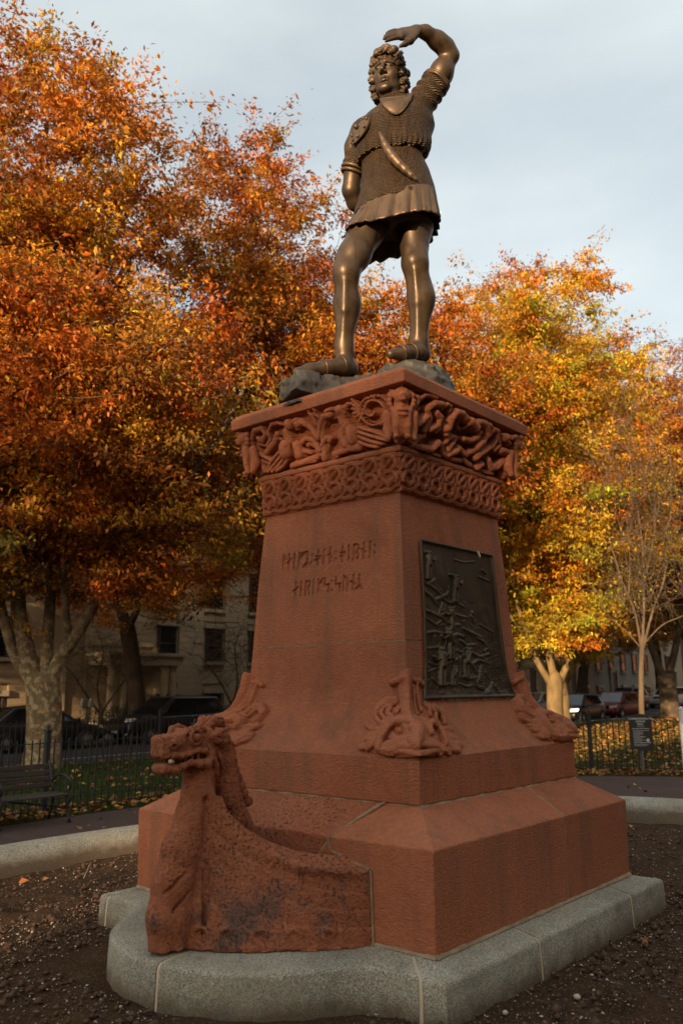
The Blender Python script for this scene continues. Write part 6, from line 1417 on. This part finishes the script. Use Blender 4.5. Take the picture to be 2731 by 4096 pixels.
def tree(name, label, base, trunk, rt, limbs, blobs, ncl, nlf, pal, bmat, seed, lsize=.10, spread=(.56,.56,.27), group='autumn trees', bare=False, shell=.55, zmin=0.0, lmat=None):
    """everything in world coordinates; the root stands at the base"""
    r = np.random.default_rng(seed); B = np.array(base, float)
    root = thing(name, label, 'tree', tuple(base), 0, group)
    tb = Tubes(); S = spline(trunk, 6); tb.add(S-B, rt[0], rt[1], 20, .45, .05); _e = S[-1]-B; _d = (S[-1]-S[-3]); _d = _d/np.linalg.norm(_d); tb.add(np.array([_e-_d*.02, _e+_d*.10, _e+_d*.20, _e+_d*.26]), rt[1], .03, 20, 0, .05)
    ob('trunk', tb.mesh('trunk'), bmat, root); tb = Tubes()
    nodes = [S[len(S)//2:]]; nrad = [np.full(len(S)-len(S)//2, rt[1])]
    for pts, r0 in limbs:
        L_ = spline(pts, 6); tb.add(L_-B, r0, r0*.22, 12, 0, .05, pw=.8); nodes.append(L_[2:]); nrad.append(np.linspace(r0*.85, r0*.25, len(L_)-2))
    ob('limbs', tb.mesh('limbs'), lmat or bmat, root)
    N = np.concatenate(nodes); NR = np.concatenate(nrad)
    # cluster centres through the crown's volume
    w = np.array([b[3]*b[4]*b[5] for b in blobs]); w = w/w.sum(); C = []
    tries = 0
    while len(C) < ncl and tries < ncl*60:
        tries += 1
        b = blobs[r.choice(len(blobs), p=w)]; d = r.normal(size=3); d /= np.linalg.norm(d); q = r.random()**(shell if r.random() < .8 else .34)
        p = np.array(b[:3])+d*q*np.array(b[3:6])*(1+.22*float(wob(d[0:1],d[1:2],d[2:3],4.0,8,seed % 11)[0]))
        if p[2] < zmin: continue
        if C and min(((p-c)**2).sum() for c in C[-60:]) < .22: continue
        C.append(p)
    C = np.array(C)
    br = Tubes(); tips = []; tdir = []; owner = []
    order = np.argsort(np.min(((C[:,None]-N[None])**2).sum(-1),1)); cn = list(N); cr = list(NR)
    for ci in order:
        p = C[ci]; A = np.array(cn); dv = p-A; dd = np.sqrt((dv**2).sum(1))+np.maximum(0, A[:,2]-p[2])*1.6
        j = int(np.argmin(dd)); a = A[j]; L_ = np.linalg.norm(p-a); ra = min(cr[j]*.7, .016+.016*L_)
        mid = a*.5+p*.5+np.array((0,0,-.10*L_))+r.normal(size=3)*.06*L_
        pts = spline([a, mid, p], 3); br.add(pts-B, ra, max(.007, ra*.4), 5)
        for q in range(2, len(pts)): cn.append(pts[q]); cr.append(max(.012, ra*(1-.12*q)))
        nt_ = 5 if not bare else 7
        for k in range(nt_):
            d = r.normal(size=3)*np.array(spread)*1.25; d += (p-a)/max(L_,.1)*.28; d[2] += .05
            e = p+d; m_ = (p+e)/2+np.array((0,0,.06)); br.add(np.array([p,m_,e])-B, .009, .0035, 3); tips.append((p, e)); owner.append(ci)
    ob('branches', br.mesh('branches'), lmat or bmat, root)
    if nlf:
        T0 = np.array([t[0] for t in tips]); T1 = np.array([t[1] for t in tips]); k = r.integers(0, len(tips), nlf); u = r.random(nlf)**.75*1.15
        P = T0[k]*(1-u[:,None])+T1[k]*u[:,None]+r.normal(size=(nlf,3))*np.array((.15,.15,.08))
        yaw = np.arctan2((T1-T0)[k,1],(T1-T0)[k,0])+r.normal(size=nlf)*.9; tilt = -.45+r.normal(size=nlf)*.55
        s = lsize*np.exp(r.normal(size=nlf)*.25)
        V, Fq = leaf_cloud(P-B, s, yaw, tilt, .18, seed, .46); me = me_np('crown', V, Fq)
        ow = np.array(owner)[k]; cc = pal(r, C, B)[ow]; col = np.clip(cc*np.exp(r.normal(size=(nlf,1))*.30)*np.exp(r.normal(size=(nlf,3))*.10), 0, .9)
        paint(me, col, 4); ob('crown', me, M_LEAF, root)
    return root
def palette(cols, wts, green_low=0.0, zr=(3,12), green=(.10,.11,.018)):
    cols = np.array(cols); wts = np.array(wts)/sum(wts)
    def f(r, C, B):
        k = r.choice(len(cols), len(C), p=wts); c = cols[k]*np.exp(r.normal(size=(len(C),1))*.14)
        # whole boughs share a hue
        h = wob(C[:,0],C[:,1],C[:,2],.9,8)[:,None]; c = c*(1+.16*h*np.array((1,.6,.3)))
        g = np.clip(green_low*(1-(C[:,2]-B[2]-zr[0])/(zr[1]-zr[0]))+.25*r.normal(size=len(C)), 0, .85)[:,None]*(green_low > 0)
        return np.clip(c*(1-g)+np.array(green)*g, .002, .9)
    return f
PAL_O = palette([(.58,.195,.017),(.45,.115,.013),(.64,.28,.022),(.35,.092,.015),(.58,.33,.03)], [4,3.4,3,2.4,1], .22)
PAL_Y = palette([(.72,.36,.022),(.66,.26,.018),(.74,.46,.03),(.54,.16,.016),(.48,.42,.03)], [4,3,2.5,1.5,1.5], .35, green=(.22,.22,.025))
PAL_R = palette([(.42,.16,.025),(.36,.10,.02),(.48,.23,.03)], [3,3,2], .4)
T1 = tree('plane_tree', 'tall orange tree with mottled pale trunk behind the bench', (-12.04,4.49,.09), [(-12.04,4.49,.0),(-12.04,4.48,.55),(-12.06,4.47,1.1),(-12.12,4.43,1.75)], (.335,.34),
  [([(-12.14,4.40,1.5),(-12.38,4.20,2.3),(-12.55,4.03,3.3),(-12.5,3.97,4.4),(-12.51,3.82,5.87),(-12.43,3.76,8.17),(-12.43,3.63,11.1),(-12.29,3.75,14.2)],.215),
   ([(-12.20,4.36,1.7),(-12.55,3.98,2.4),(-12.68,3.28,4.4),(-13.05,2.32,6.37),(-13.5,1.6,8.5)],.15),
   ([(-12.05,4.50,1.5),(-11.85,4.58,2.15),(-11.35,4.74,2.84),(-10.75,4.93,3.79),(-10.13,5.19,4.7),(-9.24,5.56,5.65),(-8.5,5.93,6.75),(-8.05,6.18,7.8)],.165),
   ([(-12.1,4.45,1.7),(-12.35,4.62,3.2),(-12.65,4.76,4.7),(-12.91,4.8,6.93),(-12.68,5.25,8.06),(-12.33,5.55,10.5)],.15),
   ([(-11.6,4.66,2.5),(-11.2,4.2,4.0),(-10.6,3.9,6.0),(-10.3,3.8,8.0),(-10.2,3.9,10.5)],.09), ([(-12.5,3.9,5.2),(-13.4,4.4,7.0),(-14.2,5.0,9.0)],.08)],
  [(-12.3,3.9,11.6,3.2,3.2,5.0),(-11.9,4.3,7.4,4.0,4.0,2.5),(-9.3,5.6,7.0,2.5,2.5,2.4),(-13.6,2.2,7.6,3.0,3.0,3.4),(-10.6,5.2,4.6,2.4,2.4,1.0),(-11.4,4.4,4.4,2.8,2.8,.9),(-13.4,3.0,4.6,2.2,2.2,1.2)], 590, 240000, PAL_O, M_BARKM, 101, .115, zmin=3.0)
T2 = tree('street_tree', 'dark trunked tree on the far sidewalk before the columned porch', (-22.75,14.6,-.07), [(-22.75,14.6,-.1),(-22.82,14.55,1.0),(-22.95,14.44,2.28),(-23.19,14.24,3.94)], (.34,.29),
  [([(-23.15,14.28,3.7),(-23.6,13.9,5.3),(-24.0,13.54,7.09),(-23.8,13.72,8.47),(-23.07,14.34,11.67),(-22.75,14.61,16.1)],.24),([(-23.17,14.25,3.8),(-22.6,14.8,5.6),(-21.88,15.35,6.6),(-20.6,16.4,6.6),(-19.8,17.1,6.2)],.16),([(-23.3,14.1,4.6),(-22.6,13.2,7.0),(-21.6,12.4,9.5),(-20.9,12.0,12)],.15)],
  [(-22.9,14.2,12.5,4.6,4.6,6.0),(-21.6,15.2,8.0,4.4,4.4,2.8),(-20.5,16.4,6.2,2.8,2.8,1.6),(-21.6,13.6,5.4,3.6,3.6,1.6)], 430, 105000, PAL_O, M_BARK, 102, .12, zmin=3.7)
T3 = tree('maple_tree', 'broad orange tree rising behind the bronze figure', (-12.3,12.9,.08), [(-12.3,12.9,.0),(-12.3,12.9,1.2),(-12.35,12.85,2.6)], (.33,.30),
  [([(-12.35,12.85,2.4),(-12.9,12.3,5),(-13.5,11.6,9),(-13.7,11.4,13),(-13.6,11.4,16.8)],.2),([(-12.3,12.9,2.5),(-11.6,13.6,5),(-11.2,14.1,8),(-11.3,13.9,10.5),(-11.5,13.7,12.6)],.19),([(-12.3,12.9,2.4),(-11.0,12.6,4.6),(-9.8,12.6,7.2),(-9.0,12.8,9.5)],.14),([(-12.35,12.8,2.6),(-13.6,12.9,5),(-14.8,12.8,8)],.13),([(-12.3,12.9,2.5),(-11.3,14.8,5),(-10.4,16.0,7.5),(-10.0,16.6,10)],.14)],
  [(-13.6,11.6,13.0,3.5,3.5,5.6),(-11.9,13.3,9.6,3.8,3.8,4.2),(-11.6,13.4,7.4,4.6,4.6,3.0),(-10.3,15.2,10.0,3.2,3.2,3.4)], 600, 235000, PAL_O, M_BARK, 103, .122, zmin=3.6)
T4 = tree('yellow_tree', 'golden yellow tree with a sunlit trunk right of the pedestal', (-9.93,22.4,.06), [(-9.93,22.4,-.05),(-9.91,22.4,.9),(-9.87,22.43,1.9)], (.275,.27),
  [([(-9.95,22.35,1.6),(-10.23,21.85,2.5),(-10.35,21.62,3.09),(-10.46,21.39,3.98),(-10.55,21.18,4.66),(-10.52,20.94,7.02),(-10.11,21.03,10.5)],.13),([(-9.80,22.5,1.6),(-9.5,22.75,2.4),(-9.21,22.98,3.09),(-8.75,23.24,4.0),(-8.3,23.4,7.0),(-8.4,23.3,11),(-8.7,22.8,14)],.14),([(-9.88,22.45,1.7),(-10.14,22.59,3.2),(-10.0,22.97,4.62),(-10.2,22.8,9),(-10.1,22.9,13),(-9.7,23.2,17)],.15),([(-10.2,21.9,2.4),(-11.2,21.4,4.6),(-12.2,21.0,7.5)],.09)],
  [(-9.9,22.4,12.6,3.6,3.6,5.2),(-9.9,22.2,7.4,4.2,4.2,3.2),(-11.9,21.2,11.0,2.8,2.8,4.5),(-8.4,23.8,8.0,2.6,2.6,2.8),(-9.3,22.6,4.4,2.6,2.6,1.3),(-9.7,22.0,3.4,2.6,2.6,.8)], 560, 190000, PAL_Y, M_BARKY, 104, .13, zmin=2.45)
T5 = tree('maple_tree', 'orange tree at the right edge behind the notice board', (-11.42,37.5,.08), [(-11.42,37.5,0),(-11.4,37.52,1.0),(-11.45,37.5,2.0)], (.44,.42),
  [([(-11.5,37.45,1.7),(-11.8,37.2,3.0),(-12.4,36.7,6),(-12.6,36.5,11),(-12.4,36.6,17)],.24),([(-11.4,37.5,1.8),(-10.9,38.1,4),(-10.2,38.8,8),(-10.0,39.0,14),(-10.2,39,18)],.22),([(-11.4,37.5,1.9),(-10.4,37.2,4.5),(-9.2,37.4,8)],.15)],
  [(-11.6,37.4,13.0,4.6,4.6,6.5),(-10.2,38.8,12.5,4.2,4.2,6.0),(-11.0,38.0,6.8,5.2,5.2,3.0)], 460, 120000, PAL_R, M_BARKB, 105, .14, zmin=2.8)
def copy_tree(src, label, loc, rz, s, group='autumn trees'):
    o = src.copy(); COL.objects.link(o); o.location = loc; o.rotation_euler = (0,0,rz); o.scale = (s,s,s); o['label'] = label; o['group'] = group
    for ch in src.children: c = ch.copy(); COL.objects.link(c); c.parent = o
    return o
# young tree, nearly bare
YT = tree('young_tree', 'slender nearly bare young tree behind the notice board', (-6.34,20.82,.02), [(-6.34,20.82,0),(-6.28,20.88,1.5),(-6.18,20.96,2.85)], (.085,.07),
  [([(-6.2,20.95,2.6),(-6.28,20.87,3.8),(-6.55,20.65,4.9),(-6.83,20.41,6.6),(-7.0,20.2,8.0)],.05),([(-6.18,20.96,2.7),(-6.05,21.07,4.2),(-5.98,21.12,6.2),(-6.1,21.0,8.4),(-6.0,21.1,9.9)],.055),([(-6.17,20.97,2.7),(-5.83,21.26,3.97),(-5.5,21.53,5.0),(-5.2,21.8,7.4),(-5.1,21.9,9.4)],.05),([(-6.17,20.97,2.8),(-5.66,21.4,3.43),(-5.1,21.85,3.75),(-4.6,22.2,4.3)],.03),([(-6.19,20.95,2.7),(-6.5,20.7,3.2),(-6.9,20.4,3.7),(-7.3,20.1,4.6)],.028),([(-5.95,21.1,5.0),(-5.6,21.4,6.8),(-5.6,21.4,9.9)],.03),([(-6.4,20.8,4.4),(-6.3,20.9,6.2),(-6.45,20.75,8.8)],.03)],
  [(-6.1,21.0,7.0,1.5,1.5,3.2),(-6.0,21.1,4.6,1.4,1.4,1.0)], 150, 420, palette([(.55,.34,.05),(.48,.24,.04)],[1,1]), M_BARKB, 106, .10, (.40,.40,.55), 'autumn trees', True, .6, 3.4)
copy_tree(T4, 'second golden tree farther along the lawn, behind the first', (-12.3,27.9,.06), 2.2, .98)
copy_tree(T5, 'orange tree farthest along the lawn', (-11.5,52.0,.06), 1.9, 1.05)
copy_tree(T3, 'orange tree between the far trunk and the last lawn tree', (-11.8,45.0,.06), 4.0, 1.02)
copy_tree(T5, 'orange tree closing the view down the lawn', (-10.5,66.0,.06), .6, 1.1)
copy_tree(T2, 'dark street tree opposite the yellow trunk', (-22.9,33.0,-.07), 1.1, 1.0)
copy_tree(T2, 'street tree with a dappled sunlit trunk behind the red car', (-22.9,52.5,-.07), 2.6, 1.15)
copy_tree(T2, 'street tree far down the opposite sidewalk', (-22.9,68.0,-.07), 4.4, 1.1)
copy_tree(T2, 'street tree on the opposite sidewalk left of the porch', (-23.0,1.5,-.07), 3.4, .98)
# bare shrubby tree against the rusticated wall
bt = tree('ornamental_tree', 'small bare branching tree against the pale rusticated wall', (-26.0,22.2,-.07), [(-26.0,22.2,-.07),(-26.0,22.2,.5),(-25.95,22.2,.9)], (.11,.10),
  [([(-25.95,22.2,.7),(-25.9,21.4,1.8),(-25.9,20.6,2.6),(-25.8,19.9,3.1)],.06),([(-25.95,22.2,.8),(-25.9,22.4,2.0),(-25.9,22.2,3.4),(-25.8,22.5,4.4)],.06),([(-25.95,22.2,.7),(-25.9,23.0,1.7),(-25.9,23.7,2.6),(-25.8,24.4,3.2)],.06)],
  [(-25.9,22.2,3.2,.8,2.4,1.5)], 70, 60, palette([(.3,.16,.04)],[1]), M_BARKB, 107, .08, (.35,.45,.4), 'autumn trees', True, .7, 1.6)
copy_tree(bt, 'small bare tree left of the porch columns', (-25.6,14.9,-.07), 3.0, .9)
SHADE = [(T5,10.2,-40,0.4,.61),(T5,12.6,-47,3.9,.68),(T5,16.5,-42,2.0,.62),(T5,5.0,-44,1.0,.56),(T1,-4.6,-41,1.2,1.1),(T1,1.0,-46,2.4,1.05),(T5,-10,-36,3.0,.95),(T5,13,-9,1.0,.7),(T3,12,14,3.3,1.0),(T5,12,26,4.5,1.0),(T3,11.5,38,5.1,1.0)]
for i, (src, x, y, rz, s) in enumerate(((T5,10.5,52,.3,1.0),(T3,11,66,1.4,1.0),(T5,9,80,2.5,1.05),(T3,-3,92,3.6,1.05),(T5,4,100,4.7,1.1),(T3,-10,84,5.8,1.0),(T5,11,110,.9,1.1),(T3,-8,112,2.0,1.1))):
    copy_tree(src, 'mall tree out of the picture, down the avenue', (x, y, 0), rz, s, 'mall trees down the avenue')
# unseen trees added round the viewer, placed and scaled to shade the lower scene
for i, (src, x, y, rz, s) in enumerate(SHADE):
    copy_tree(src, 'unseen mall tree added for its shade, behind or beside the viewer', (x, y, 0), rz, s, 'shade trees added behind the viewer')
